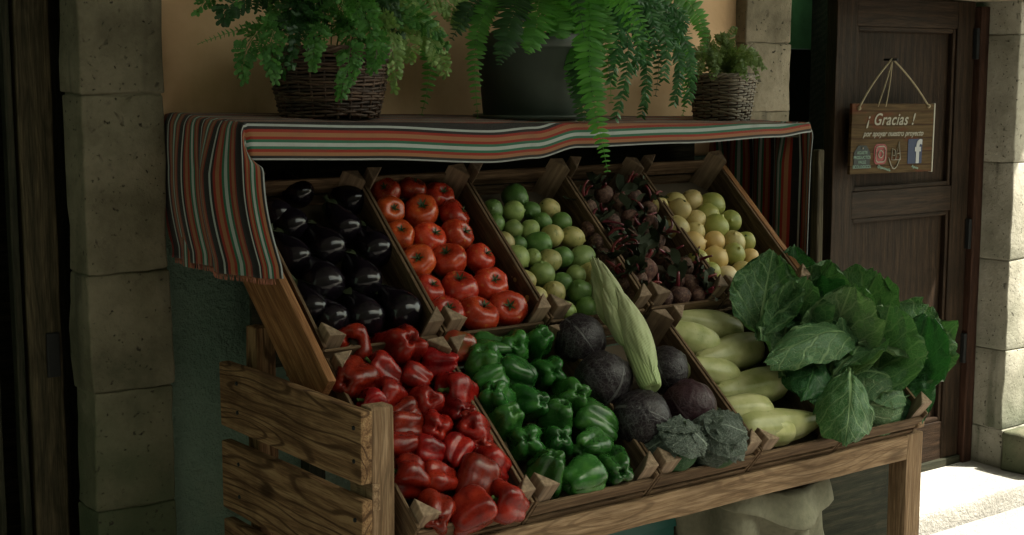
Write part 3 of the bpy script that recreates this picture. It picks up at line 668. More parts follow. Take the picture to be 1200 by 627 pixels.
for (y, z) in [(yy, zz) for yy in (2.178, 2.65) for zz in (.91, .972, .73, .80, .555, .625)] :
    v_, f_ = revolve([(.0005, -.0035), (.0038, -.003), (.0045, 0)], 10)
    b_ = len(nl)
    nl_ = [Vector((1.2835 + z_, y + x_, z + y_)) - st.location for x_, y_, z_ in v_]
    link('nail_head', mesh('nail_head', nl_, f_), M_iron, st)
tag(st, 'wooden market stall with slatted pallet side, holding two tiers of crates', 'market stall')

# ---------------------------------------------------------------- crates
def crate(x0, x1, base, B, N, tilt, L, label, hside=.085, hfront=.07, blocks=(1, 1), b0=-.035):
    w_ = x1 - x0 - .004
    loc = Vector((x0 + .002, *base)) + B * b0
    e = empty('fruit_crate', loc, (R(tilt), 0, 0))
    t = .007
    def part(name, c, s, long='x', mat=M_crate):
        # grain along the long side
        if long == 'x':
            return link(name, box_me(name, s[0], s[1], s[2], .0015, .001, 3, _nx()), mat, e, c, None, False)
        return link(name, box_me(name, s[1], s[0], s[2], .0015, .001, 3, _nx()), mat, e, c, (0, 0, R(90)), False)
    part('bottom_panel', (w_ / 2, L / 2, .003), (w_ - 2 * t - .002, L - .03, .005), 'y', M_inside)
    if tilt == 42:
        part('back_board', (w_ / 2, L - .010, .07), (w_ - 2 * t - .002, .006, .03))
    for x in (t / 2, w_ - t / 2):
        part('side_panel', (x, L / 2, hside / 2 + .001), (t, L - .002, hside), 'y')
    for y in (.004, L - .004):
        part('end_slat', (w_ / 2, y, .012), (w_ - 2 * t - .002, .007, .022))
        part('end_slat', (w_ / 2, y, hfront - .018), (w_ - 2 * t - .002, .007, .036))
    for (x, sx) in ((t, 1), (w_ - t, -1)):
        for (y, sy) in ((.009, 1), (L - .009, -1)):
            k = .041; h = hside + rnd.uniform(.022, .034)
            vs = [(0, 0), (k * sx, 0), (0, k * sy)]
            vv = [(a, b_, 0) for a, b_ in vs] + [(a, b_, h + rnd.uniform(-.004, .004)) for a, b_ in vs]
            fs = [(0, 2, 1), (3, 4, 5), (0, 1, 4, 3), (1, 2, 5, 4), (2, 0, 3, 5)]
            if sx * sy < 0:
                fs = [tuple(reversed(f)) for f in fs]
            bm = bmesh.new(); mm = mesh('corner_block', vv, fs); bm.from_mesh(mm)
            bmesh.ops.bevel(bm, geom=bm.edges[:], offset=.0015, segments=1, affect='EDGES')
            bm.to_mesh(mm); bm.free()
            link('corner_block', mm, M_crate2, e, (x + .0005 * sx, y, .002), None, False)
    tag(e, label, 'crate', 'wooden fruit crates on the stall')
    return e
_c = [100]
def _nx():
    _c[0] += 1; return _c[0]
def _cm():
    t = NT('corner_block_wood')
    c = t.coord((1, 1, 1))
    s1 = t.n('VectorMath', _operation='MULTIPLY', i0=c, i1=(60., 60., 4.)).outputs[0]
    n1 = t.noise(s1, 2.0, 5, .6); n2 = t.noise(c, 12, 3)
    col = t.ramp(n1, [(.3, (.10, .065, .038)), (.55, (.22, .15, .095)), (.75, (.32, .23, .15))])
    col = t.mix(t.fr(n2, .5, .7, 0, .5).outputs[0], col.outputs[0], (.08, .05, .03))
    t.p(Base__Color=col, Roughness=.85); t.bump(n1, .4, .002)
    return t.m
M_crate2 = _cm()
UX = [1.368, 1.66, 1.945, 2.247, 2.50, 2.795]
LX = [1.378, 1.655, 1.985, 2.29, 2.585, 2.885]
for i, nm in enumerate(['of dark aubergines at the upper left', 'of large red tomatoes in the upper tier', 'of green limes in the upper tier', 'of purple beetroots in the upper tier', 'of yellow lemons at the upper right']):
    crate(UX[i], UX[i + 1], UB, UPB, UPN, 42, .47, 'shallow wooden crate ' + nm)
for i, nm in enumerate(['of red peppers at the lower left', 'of green peppers in the lower tier', 'of dark red cabbages in the lower tier', 'of pale zucchini in the lower tier', 'of leafy green cabbages at the lower right']):
    crate(LX[i], LX[i + 1], LB, LOB, LON, 39, .425, 'shallow wooden crate ' + nm)

# ---------------------------------------------------------------- striped cloth over the shelf
def cloth_mat():
    t = NT('striped_cloth')
    uv = t.n('UVMap')
    sep = t.n('SeparateXYZ', i0=uv.outputs[0])
    seq = [('k', 9), ('w', 5), ('k', 6), ('r', 6), ('t', 9), ('r', 6), ('g', 6), ('w', 8), ('g', 6), ('r', 6), ('t', 9), ('r', 6), ('k', 8)]
    cols = {'k': (.012, .011, .012), 'w': (.46, .50, .48), 'r': (.30, .026, .014), 't': (.34, .155, .07), 'g': (.025, .15, .085)}
    tot = sum(x for _, x in seq)
    stops, p = [], 0
    for c, wd in seq:
        stops.append((p / tot, cols[c])); p += wd
    f = t.math('FRACT', t.math('DIVIDE', t.math('ADD', sep.outputs[1], 2.0).outputs[0], .088).outputs[0])
    col = t.ramp(f.outputs[0], stops, 'CONSTANT')
    col = col.outputs[0]
    hem = t.math('GREATER_THAN', sep.outputs[1], .449)
    hem2 = t.math('GREATER_THAN', sep.outputs[1], .4545)
    col = t.mix(hem.outputs[0], col, (.015, .014, .014))
    col = t.mix(hem2.outputs[0], col, (.42, .45, .44))
    nz = t.noise(t.n('VectorMath', _operation='MULTIPLY', i0=uv.outputs[0], i1=(300., 900., 1.)).outputs[0], 1.0, 2)
    col = t.mix(t.math('MULTIPLY', nz, .35).outputs[0], col, (.03, .025, .02))
    fade = t.noise(t.coord(rand=False), 9, 5, .65)
    col = t.mix(t.fr(fade, .48, .75, 0, .28).outputs[0], col, (.07, .055, .045))
    t.p(Base__Color=col, Roughness=.9)
    t.set(t.b.inputs['Specular IOR Level'], .15)
    t.set(t.b.inputs['Sheen Weight'], .15)
    wv = t.n('TexWave', Vector=uv.outputs[0], Scale=330., Distortion=.4)
    t.bump(t.math('ADD', t.math('MULTIPLY', fade, 3.0), t.math('ADD', wv.outputs['Fac'], nz)).outputs[0], .5, .002)
    return t.m
XL, XR, YB, YF = 1.300, 2.985, 2.985, 2.62
def lerp_tab(x, tab):
    for (a, va), (b, vb) in zip(tab, tab[1:]):
        if x <= b:
            t = max(0, (x - a) / (b - a)); t = t * t * (3 - 2 * t)
            return va + (vb - va) * t
    return tab[-1][1]
DROP = [(1.27, .082), (1.6, .086), (1.9, .096), (2.03, .088), (2.16, .064), (2.5, .056), (2.85, .042), (3.0, .028)]
VT = .458
def cloth_pos(s, v):
    """s: metres along the shelf (0..XR-XL on top, beyond = hanging ends); v: across, hem at VT."""
    Ls = XR - XL
    sx = min(max(s, 0), Ls)
    x = XL + sx
    D = lerp_tab(x, DROP)
    arc = v - VT + (YB - YF) + D         # 0 at the back edge
    zt = 1.512 - .036 * sx / Ls
    top = YB - YF
    r = .012
    back = 0.0
    if arc <= top:
        y = YB - arc
        z = zt + .012 * (1 - max(arc, 0) / top)
        if arc < 0:
            y = YB; z = zt + .012
        z += .004 * noise.noise(Vector((x * 5, arc * 9, 0))) * min(1, (top - arc) / .1 + .3)
    else:
        d = arc - top
        y = YF - .016 * math.sin(min(d / .04, 1) * math.pi / 2) - .006 * noise.noise(Vector((x * 4, 0, 3)))
        z = zt - max(0, d - .006) 
        y += .004 * math.sin(x * 9) * min(1, d / .05)
    if s < 0 or s > Ls:
        h = -s if s < 0 else s - Ls
        flap = max(0, arc - top)
        wv = math.sin(arc * 38 + 1.0) * .010 + math.sin(arc * 17) * .012
        k = min(1, h / .12)
        if s < 0:
            yy = YB - min(arc, top) - flap * .32 * min(1, h / .1) + (0 if flap == 0 else 0)
            yy += .10 * (h / .33) ** 1.2 * (.0 - (arc / .45)) * .55
            x2 = XL - .012 * math.sin(min(h / .03, 1) * math.pi / 2) + wv * k - .02 * math.sin(min(1, h / .3) * 3.1) + flap * .5 * min(1, h / .08)
            zz = zt + .006 - max(0, h - .008) - (flap * (1 - k)) * .9
            if h < .01:
                zz = z - h * .4
            return Vector((x2, yy if flap == 0 else yy - .012, zz))
        yy = YB - min(arc, top) - flap * .3
        x2 = XR + .012 * math.sin(min(h / .03, 1) * math.pi / 2) + (math.sin(arc * 62) * .012 + wv * .6) * k
        yy += .02 * h * (arc / .4 - .3)
        return Vector((x2, yy, zt + .004 - max(0, h - .008) - flap * (1 - k) * .8))
    return Vector((x, y, z))
def sheet(name, s0, s1, v0, v1, ns, nv, mat, hl=None):
    vs, uvs, fs = [], [], []
    for i in range(ns + 1):
        s = s0 + (s1 - s0) * i / ns
        for j in range(nv + 1):
            v = v0 + (v1 - v0) * j / nv
            vs.append(cloth_pos(s, v)); uvs.append((s, v))
    for i in range(ns):
        for j in range(nv):
            a = i * (nv + 1) + j
            fs.append((a, a + 1, a + nv + 2, a + nv + 1))
    return mesh(name, vs, fs, uvs)
M_cloth = cloth_mat()
me = sheet('striped_cloth', -.325, XR - XL + .50, .0, VT, 330, 80, M_cloth)
o = link('striped_cloth', me, M_cloth)
sm = o.modifiers.new('solid', 'SOLIDIFY'); sm.thickness = .0025; sm.offset = -1
# second fold hanging behind the left end
vs, uvs, fs = [], [], []
for i in range(25):
    h = i / 24 * .31
    for j in range(17):
        v = j / 16 * .11
        vs.append((1.296 - .008 * math.sin(v * 40) - .008 * h, 2.940 - v * .8 - h * .05, 1.50 - h)); uvs.append((-h, v + .03))
for i in range(24):
    for j in range(16):
        a = i * 17 + j
        fs.append((a, a + 1, a + 18, a + 17))
fo = link('hanging_fold', mesh('hanging_fold', vs, fs, uvs), M_cloth, o)
vs, uvs, fs = [], [], []
for i in range(90):                      # fringe along the left hem
    v = .02 + .42 * i / 90
    p = cloth_pos(-.325, v)
    tube_data([p, p + Vector((rnd.uniform(-.002, .002), rnd.uniform(-.003, .003), -.012))], .0011, 3, vs, fs)
link('fringe', mesh('fringe', vs, fs), plain('fringe_thread', (.35, .14, .09), .9, .8, 60, 0), o)
tag(o, 'striped woven cloth draped over the shelf and its ends', 'cloth')

# ---------------------------------------------------------------- produce prototypes
def nz3(v, s, k=0.0):
    return noise.noise(Vector(v) * s + Vector((k * 3.7, k * 1.3, k * 5.1)))

M_tomato = produce('tomato_skin', [(.3, (.30, .026, .008)), (.55, (.42, .046, .013)), (.78, (.50, .085, .022))], .26, 1.7, .007, .22, .1, .05, 8, .4, speck=((.52, .20, .05), 4, .62, .6))
M_redp = produce('red_pepper_skin', [(.3, (.095, .0045, .0035)), (.55, (.20, .009, .005)), (.8, (.30, .022, .008))], .27, 1.4, .005, .3, .05, .06, 7, .28)
M_greenp = produce('green_pepper_skin', [(.3, (.012, .055, .010)), (.55, (.022, .10, .016)), (.8, (.06, .17, .03))], .24, 1.5, .01, .25, .06, .06, 7, .32)
M_blushp = produce('blush_pepper_skin', [(.35, (.02, .07, .012)), (.6, (.22, .03, .015))], .22, 1.2, .0, .1, .15, .05, 5)
M_egg = produce('aubergine_skin', [(.3, (.004, .003, .005)), (.7, (.009, .006, .010))], .16, 1.5, .01, .2, .0, .02, 4, .4)
M_lime = {'g': produce('dark_lime_skin', [(.3, (.045, .105, .018)), (.7, (.10, .19, .040))], .42, 1.3, .01, .2, .03, .28, 26, speck=((.20, .22, .10), 9, .62, .55)),
          'l': produce('pale_lime_skin', [(.3, (.14, .21, .05)), (.7, (.26, .33, .10))], .42, 1.3, .012, .2, .03, .28, 26, speck=((.09, .12, .03), 3.5, .6, .55)),
          'y': produce('yellowing_lime_skin', [(.3, (.30, .28, .09)), (.7, (.44, .36, .14))], .42, 1.3, .012, .18, .03, .28, 26, speck=((.13, .16, .04), 3, .58, .6))}
M_lemon = {'y': produce('lemon_skin', [(.3, (.40, .31, .11)), (.7, (.52, .42, .18))], .42, 1.3, .01, .15, .03, .28, 26, speck=((.26, .26, .07), 3, .6, .5)),
           'g': produce('green_lemon_skin', [(.3, (.22, .25, .05)), (.7, (.38, .36, .10))], .42, 1.3, .01, .15, .03, .28, 26),
           'o': produce('ripe_lemon_skin', [(.3, (.52, .33, .11)), (.7, (.62, .44, .17))], .42, 1.3, .008, .12, .03, .28, 26),
           'c': produce('cream_lemon_skin', [(.3, (.62, .48, .25)), (.7, (.72, .60, .34))], .42, 1.3, .008, .1, .03, .28, 26)}
M_beet = produce('beet_skin', [(.3, (.045, .022, .018)), (.5, (.10, .05, .038)), (.75, (.19, .11, .075))], .65, 3, .012, .3, 0, .5, 10, .3, speck=((.22, .14, .10), 6, .56, .6))
M_beetstem = produce('beet_stem', [(.3, (.07, .007, .012)), (.7, (.21, .018, .026))], .35, 30, .01, .35, .1, .2, 60)
M_beetleaf = plain('wilted_beet_leaf', (.028, .040, .018), .6, .6, 30, .5)
M_zuc = produce('zucchini_skin', [(.3, (.27, .295, .105)), (.55, (.40, .405, .18)), (.8, (.50, .49, .26))], .4, 2.4, .008, .12, .05, .12, 14, .4, speck=((.18, .24, .07), 16, .64, .5))
M_calyx = plain('calyx_green', (.022, .045, .012), .6, .4, 60, .2)
M_cut = plain('cut_stalk', (.26, .30, .14), .7, .3, 60, .2)

def blob(name, prof, seg, fn, mat):
    vs, fs = revolve(prof, seg, fn)
    return link(name, mesh(name, vs, fs), mat)

def hide_proto_at(o): o.location = (0, 0, -50)

def make_tomato(k):
    rib = rnd.choice([5, 6, 7]); ph = rnd.random() * 6
    prof = smooth_prof([(0, .60), (.16, .64), (.42, .76), (.75, .68), (.98, .28), (1.0, -.08), (.86, -.50), (.52, -.76), (.2, -.80), (0, -.79)], 26)
    dep = rnd.uniform(.03, .075)
    def fn(th, t, r, z):
        top = max(0, 1 - t * 1.7)
        rr = r * (1 + dep * math.cos(rib * th + ph) * (top ** .6 + .15) + .05 * math.cos(2 * th + k))
        v = Vector((rr * math.cos(th), rr * math.sin(th), z))
        return v + v.normalized() * nz3(v, 1.3, k) * .07
    o = blob('tomato', prof, 36, fn, M_tomato)
    vs, fs = tube_data([(0, 0, .58), (.01, 0, .70), (.03, .01, .80)], [.06, .05, .055], 6)
    n = rnd.choice([5, 6])
    for i in range(n):
        a = 2 * math.pi * i / n + rnd.uniform(-.2, .2); l = rnd.uniform(.26, .44)
        d = Vector((math.cos(a), math.sin(a), 0)); q = Vector((-d.y, d.x, 0))
        b = len(vs); cu = rnd.uniform(-.02, .12)
        vs += [d * .03 + q * .06 + Vector((0, 0, .67)), d * .03 - q * .06 + Vector((0, 0, .67)), d * l * .55 + q * .055 + Vector((0, 0, .79)), d * l * .55 - q * .055 + Vector((0, 0, .79)), d * l + Vector((0, 0, .83 + cu))]
        fs += [(b, b + 2, b + 3, b + 1), (b + 2, b + 4, b + 3)]
    link('calyx', mesh('calyx', vs, fs), M_calyx, o)
    hide_proto_at(o)
    return Proto(o)

def make_pepper(k, mat, name, elong=1.0, lobes=None):
    n = lobes or rnd.choice([3, 4, 4]); ph = rnd.random() * 6
    prof = smooth_prof([(0, .62), (.14, .64), (.34, .90), (.62, 1.0), (.92, .80), (1.0, .42), (.93, -.05), (.84, -.45), (.74, -.78), (.52, -.99), (.28, -1.0), (.10, -.82), (0, -.76)], 34)
    lob = rnd.uniform(.10, .19)
    amp = [rnd.uniform(.8, 1.2) for _ in range(n)]; lz = [rnd.uniform(-.16, .12) for _ in range(n)]
    bx, by = rnd.uniform(-.12, .12), rnd.uniform(-.12, .12)
    tape = rnd.uniform(.82, 1.0)
    def fn(th, t, r, z):
        a = (th + ph) % (2 * math.pi)
        li = int(round(a / (2 * math.pi) * n)) % n
        c = math.cos(n * a)
        crease = abs(math.sin(n * a / 2)) ** 5
        g = .45 + .75 * max(0, min(1, (t - .15) / .7))
        f = 1 + lob * (.55 * c - crease * 1.2) * g + (amp[li] - 1) * .35 * (.5 + .5 * c)
        taper = 1 + (tape - 1) * max(0, -z + .2)
        f *= taper
        zz = z * elong
        if z < -.5: zz += lz[li] * (.5 + .5 * c) * min(1, r * 1.6)
        v = Vector((r * f * math.cos(th) + bx * z * z, r * f * math.sin(th) + by * z * z, zz))
        d = nz3(v, 1.5, k) * .10 + nz3(v, 4.5, k + 5) * .022
        return v + Vector((math.cos(th), math.sin(th), .2)) * d * min(1, r * 2)
    o = blob(name, prof, 44, fn, mat)
    c = rnd.uniform(.05, .3)
    path = bez([(0, 0, .56 * elong), (c * .3, 0, .95 * elong), (c, .05, 1.25 * elong)], 7)
    vs, fs = tube_data(path, [.22, .13, .10, .095, .10, .11, .125], 8)
    link('stalk', mesh('stalk', vs, fs), M_stem, o)
    hide_proto_at(o)
    return Proto(o)

def make_citrus(k, mat, name, nip=.12):
    prof = smooth_prof([(0, 1.02 + nip), (.07, 1.0 + nip), (.17, .96), (.48, .86), (.84, .50), (.97, 0), (.84, -.50), (.48, -.86), (.15, -.97), (.05, -.96), (0, -.94)], 22)
    sq = rnd.uniform(.94, 1.1)
    def fn(th, t, r, z):
        v = Vector((r * math.cos(th), r * math.sin(th), z * sq))
        return v * (1 + nz3(v, 1.2, k) * .09)
    o = blob(name, prof, 26, fn, mat)
    vs, fs = tube_data([(0, 0, -.97 * sq), (0, 0, -1.0 * sq)], [.13, .09], 6)
    link('stem_scar', mesh('stem_scar', vs, fs), M_calyx, o)
    hide_proto_at(o)
    return Proto(o)

def make_eggplant(k):
    prof = smooth_prof([(0, -1.0), (.25, -.985), (.62, -.86), (.90, -.55), (1.0, -.15), (.93, .35), (.74, .85), (.55, 1.3), (.45, 1.62), (.34, 1.78), (0, 1.8)], 30)
    b = rnd.uniform(-.12, .12)
    def fn(th, t, r, z):
        v = Vector((r * math.cos(th) + b * (z * z), r * math.sin(th), z))
        return v + Vector((math.cos(th), math.sin(th), 0)) * nz3(v, .9, k) * .07
    o = blob('aubergine', prof, 32, fn, M_egg)
    vs, fs = tube_data(bez([(b * 2.9, 0, 1.7), (b * 3.6, .05, 2.05), (b * 4.5 + .1, .1, 2.3)], 6), [.30, .16, .13, .13, .14, .17], 8)
    n = 5
    for i in range(n):
        a = 2 * math.pi * i / n; d = Vector((math.cos(a), math.sin(a), 0)); q = Vector((-d.y, d.x, 0))
        bs = len(vs); ox = Vector((b * 2.6, 0, 0))
        vs += [ox + d * .34 + q * .26 + Vector((0, 0, 1.82)), ox + d * .34 - q * .26 + Vector((0, 0, 1.82)), ox + d * .55 + q * .2 + Vector((0, 0, 1.45)), ox + d * .55 - q * .2 + Vector((0, 0, 1.45)), ox * .7 + d * .80 + Vector((0, 0, 1.0))]
        fs += [(bs, bs + 1, bs + 3, bs + 2), (bs + 2, bs + 3, bs + 4)]
    link('calyx', mesh('calyx', vs, fs), plain('aubergine_calyx', (.05, .065, .03), .6, .4, 40, .3), o)
    hide_proto_at(o)
    return Proto(o)

def make_beet(k):
    prof = smooth_prof([(0, .82), (.22, .84), (.5, .80), (.85, .48), (1.0, .05), (.9, -.4), (.6, -.78), (.25, -1.05), (.10, -1.4), (.03, -1.9), (0, -1.95)], 22)
    def fn(th, t, r, z):
        v = Vector((r * math.cos(th), r * math.sin(th), z))
        return v + v.normalized() * (nz3(v, 1.4, k) * .12 + nz3(v, 5, k) * .03)
    o = blob('beetroot', prof, 22, fn, M_beet)
    for part, cnt, mat, lr in (('stalks', 3, M_beetstem, (.8, 2.6)), ('wilted_leaves', 8, M_beetleaf, (.9, 2.8))):
        vs, fs = [], []
        for i in range(cnt):
            a = rnd.random() * 6.28; l = rnd.uniform(*lr); sp = rnd.uniform(.2, 1.2)
            d = Vector((math.cos(a) * sp, math.sin(a) * sp, 1)).normalized()
            e = Vector((math.cos(a) * .12, math.sin(a) * .12, .78))
            p1 = e + d * l * .55 + Vector((rnd.uniform(-.2, .2), rnd.uniform(-.2, .2), 0))
            p2 = e + d * l + Vector((rnd.uniform(-.5, .5), rnd.uniform(-.5, .5), -.3))
            pth = bez([e, p1, p2], 7)
            if part == 'stalks':
                tube_data(pth, [.2, .18, .17, .16, .14, .12, .10], 5, vs, fs)
            else:
                for j in range(6):
                    q = (pth[j + 1] - pth[j]).cross(Vector((.3, .2, 1))).normalized() * (.46 * math.sin((j + .7) / 6.5 * 3.1))
                    b = len(vs)
                    wob = Vector((0, 0, rnd.uniform(-.16, .16)))
                    if j == 0: vs += [pth[0] + q, pth[0], pth[0] - q]; b = len(vs)
                    vs += [pth[j + 1] + q + wob, pth[j + 1], pth[j + 1] - q - wob]
                    fs += [(b - 3, b, b + 1, b - 2), (b - 2, b + 1, b + 2, b - 1)]
        link(part, mesh(part, vs, fs), mat, o)
    hide_proto_at(o)
    return Proto(o)

def make_zuc(k, bulge):
    # local z along length, unit half length 1, r given in half-lengths
    prof = smooth_prof([(0, -1.0), (.10, -.99), (.24, -.93), (.345, -.74), (.385, -.35), (.355, .1), (.29, .5), (.22, .78), (.16, .95), (.11, 1.0), (0, 1.0)], 30)
    b = rnd.uniform(-.06, .06)
    def fn(th, t, r, z):
        f = 1 + .018 * math.cos(10 * th)
        v = Vector((r * f * math.cos(th) * bulge + b * (1 - z * z), r * f * math.sin(th) * bulge, z))
        return v + Vector((math.cos(th), math.sin(th), 0)) * nz3(v, 2.2, k) * .02
    o = blob('zucchini', prof, 40, fn, M_zuc)
    vs, fs = tube_data([(0, 0, .97), (0, 0, 1.05)], [.12, .10], 8)
    link('stalk_end', mesh('stalk_end', vs, fs), M_cut, o)
    hide_proto_at(o)
    return Proto(o)

# ---------------------------------------------------------------- placing the produce
def ztxt(i, places): return where(places[i])
G = {}
# tomatoes
protos = [make_tomato(k) for k in range(6)]
pl = rows_of(DATA['tomato'], lambda r: r[-1], lambda r: r[0], .05)
for i, (x, y, z, r, b) in enumerate(DATA['tomato']):
    ax = UPN + Vector((rnd.uniform(-.7, .5), rnd.uniform(-.7, .3), rnd.uniform(-.3, .4)))
    o = protos[i % 6].put((x, y, z), aim(ax, rnd.random() * 6.3), (r * rnd.uniform(1.06, 1.18), r * rnd.uniform(1.06, 1.18), r * rnd.uniform(.98, 1.1)))
    tag(o, 'ribbed red tomato, %s of its crate' % ztxt(i, pl), 'tomato', 'red tomatoes in the upper tier')
# a hidden lower layer is not built: the crates' bottoms lie close under these
def citrus(key, mats, group, names, noun, base_n, rmul=1.04):
    protos = {}
    pl = rows_of(DATA[key], lambda r: r[-1], lambda r: r[0], .045)
    for i, (x, y, z, r, c, b) in enumerate(DATA[key]):
        kk = (c, i % 3)
        if kk not in protos:
            protos[kk] = make_citrus(i, mats[c], noun, .10 if key == 'lemon' else .05)
        ax = Vector((rnd.uniform(-1, 1), rnd.uniform(-1, .3), rnd.uniform(-.5, .8)))
        o = protos[kk].put((x, y, z + rnd.uniform(-.004, .006)), aim(ax, rnd.random() * 6.3), r * rmul)
        o.name = noun
        tag(o, '%s, %s of its crate' % (names[c], ztxt(i, pl)), noun, group)
citrus('lime', M_lime, 'limes in the upper tier', {'g': 'dark green lime', 'l': 'pale green lime', 'y': 'yellowing lime'}, 'lime', UPN, 1.13)
citrus('lemon', M_lemon, 'lemons at the upper right', {'g': 'greenish lemon', 'y': 'yellow lemon', 'o': 'orange-tinged ripe lemon', 'c': 'pale cream lemon'}, 'lemon', UPN, 1.15)
# aubergines
protos = [make_eggplant(k) for k in range(4)]
pl = rows_of(DATA['eggplant'], lambda r: r[-1], lambda r: r[0], .07)
for i, (x0, y0, z0, x1, y1, z1, r, b) in enumerate(DATA['eggplant']):
    a, c = Vector((x0, y0, z0)), Vector((x1, y1, z1))
    ax = (c - a).normalized() + UPN * rnd.uniform(-.25, .05)
    o = protos[i % 4].put(a + (c - a) * .2, aim(ax, rnd.random() * 6.3), r * 1.15)
    tag(o, 'glossy black aubergine, %s of its crate' % ztxt(i, pl), 'aubergine', 'aubergines at the upper left')
# beetroots
protos = [make_beet(k) for k in range(6)]
pl = rows_of(DATA['beet'], lambda r: r[-1], lambda r: r[0], .045)
for i, (x, y, z, r, b) in enumerate(DATA['beet']):
    ax = UPB * rnd.uniform(-.2, .9) + UPN * rnd.uniform(.1, .8) + Vector((rnd.uniform(-.7, .7), 0, 0))
    o = protos[i % 6].put((x, y, z), aim(ax, rnd.random() * 6.3), r * 1.2)
    tag(o, 'dull purple beetroot, %s of its crate' % ztxt(i, pl), 'beetroot', 'beetroots in the upper tier')
# peppers
LOOK = {'f': 'lobed end forward', 's': 'lying on its side', 'o': 'with a torn hole', 'd': 'dark and shaded', 'b': 'blushed red'}
def peppers(key, mat, kind, col, group, xmul):
    protos = [make_pepper(k + 3, mat, kind, rnd.uniform(.85, 1.0) if k % 2 else rnd.uniform(1.0, 1.2)) for k in range(8)]
    blush = None
    pl = rows_of(DATA[key], lambda r: r[-1], lambda r: r[0], .055)
    for i, (x, y, z, r, c, b) in enumerate(DATA[key]):
        if c == 'f' or c == 'o':
            ax = -(Vector((-.45, -.62, .45))) + Vector((rnd.uniform(-.5, .5), rnd.uniform(-.4, .4), rnd.uniform(-.5, .4)))
            ax = -ax * -1
        else:
            s = rnd.choice((-1, 1))
            ax = Vector((s * rnd.uniform(.5, 1), rnd.uniform(-.2, .6), rnd.uniform(-.1, .6)))
        if c == 'b':
            pr = make_pepper(40, M_blushp, kind, 1.1)
        elif c == 'o':
            pr = make_open_pepper(mat, kind)
            ax = Vector((-.25, .25, .9))
        else:
            pr = protos[i % 8]
        roll = rnd.random() * 6.3
        if c == 'o':
            o = pr.put((x, y, z), Quaternion((0, 0, 1), R(-38)) @ Quaternion((1, 0, 0), R(-10)) @ Quaternion((0, 1, 0), R(14)), r * .98)
        else:
            o = pr.put((x, y, z), aim(ax, roll), max(r, .030) * xmul)
        tag(o, '%s pepper, %s, %s' % (col, LOOK[c] if c in 'ob' else ('dark' if c == 'd' else 'shiny'), ztxt(i, pl)), 'pepper', group)
def make_open_pepper(mat, name):
    # shrunken pepper torn open: a thick lobed ring with a dark cavity and a pale core
    vs, fs = [], []
    n, m = 40, 14
    for i in range(n):
        a = 2 * math.pi * i / n
        rx = .58 + .06 * math.cos(3 * a); rz = .82 + .08 * math.sin(2 * a + 1)
        c = Vector((math.cos(a) * rx, 0, math.sin(a) * rz))
        out = Vector((math.cos(a), 0, math.sin(a)))
        t = .36 + .07 * math.cos(4 * a + .6) + .05 * nz3(c, 2)
        for j in range(m):
            b = 2 * math.pi * j / m
            vs.append(c + out * math.cos(b) * t + Vector((0, 1, 0)) * math.sin(b) * t * 1.35)
    for i in range(n):
        for j in range(m):
            fs.append((i * m + j, ((i + 1) % n) * m + j, ((i + 1) % n) * m + (j + 1) % m, i * m + (j + 1) % m))
    o = link(name, mesh(name, vs, fs), mat)
    s, f = revolve(smooth_prof([(0, .6), (.3, .5), (.55, 0), (.3, -.5), (0, -.6)], 12), 16, lambda th, t, r, z: Vector((r * math.cos(th) * .9, .30 + r * math.sin(th) * .3, z)))
    link('inner_wall', mesh('inner_wall', s, f), M_blushp, o)
    s, f = revolve(smooth_prof([(0, .3), (.14, .2), (.18, -.1), (.1, -.4), (0, -.45)], 10), 12, lambda th, t, r, z: Vector((r * math.cos(th), .0 + r * math.sin(th), z - .18)))
    link('seed_core', mesh('seed_core', s, f), plain('seed_core', (.45, .30, .18), .6), o)
    hide_proto_at(o)
    return Proto(o)
peppers('redpepper', M_redp, 'red_pepper', 'red', 'red peppers at the lower left', 1.15)
peppers('greenpepper', M_greenp, 'green_pepper', 'green', 'green peppers in the lower tier', 1.24)
# zucchini
pl = rows_of(DATA['zuc'], lambda r: r[-1], lambda r: r[0], .03)
M_zmark = plain('dark_blemish', (.03, .05, .015), .6)
zl = ['pale zucchini at the top of its crate', 'plump pale zucchini at the left of its crate, second from top', 'pale zucchini lying against the right crate side', 'pale zucchini with dark blemishes beside the red cabbage', 'plain pale zucchini in the right middle of its crate', 'stubby zucchini beside the lowest red cabbages', 'large green-tinged zucchini at the front of its crate', 'yellowish zucchini half hidden under the front one']
for i, (x0, y0, z0, x1, y1, z1, r, b) in enumerate(DATA['zuc']):
    a, c = Vector((x0, y0, z0)), Vector((x1, y1, z1))
    if i == 7: a += LOB * .035; c += LOB * .045
    hl = (c - a).length / 2 + r * .6
    pr = make_zuc(i, (r * 1.33 / hl) / .375)
    ax = (a - c) if i not in (6,) else (c - a)
    o = pr.put((a + c) / 2, aim(ax, rnd.random() * 6.3), hl)
    if i == 3:
        for (q, s) in ((Vector((.18, -.30, -.1)), .07), (Vector((.26, -.26, .12)), .05)):
            pass
    tag(o, zl[i], 'zucchini', 'pale zucchini in the lower tier')

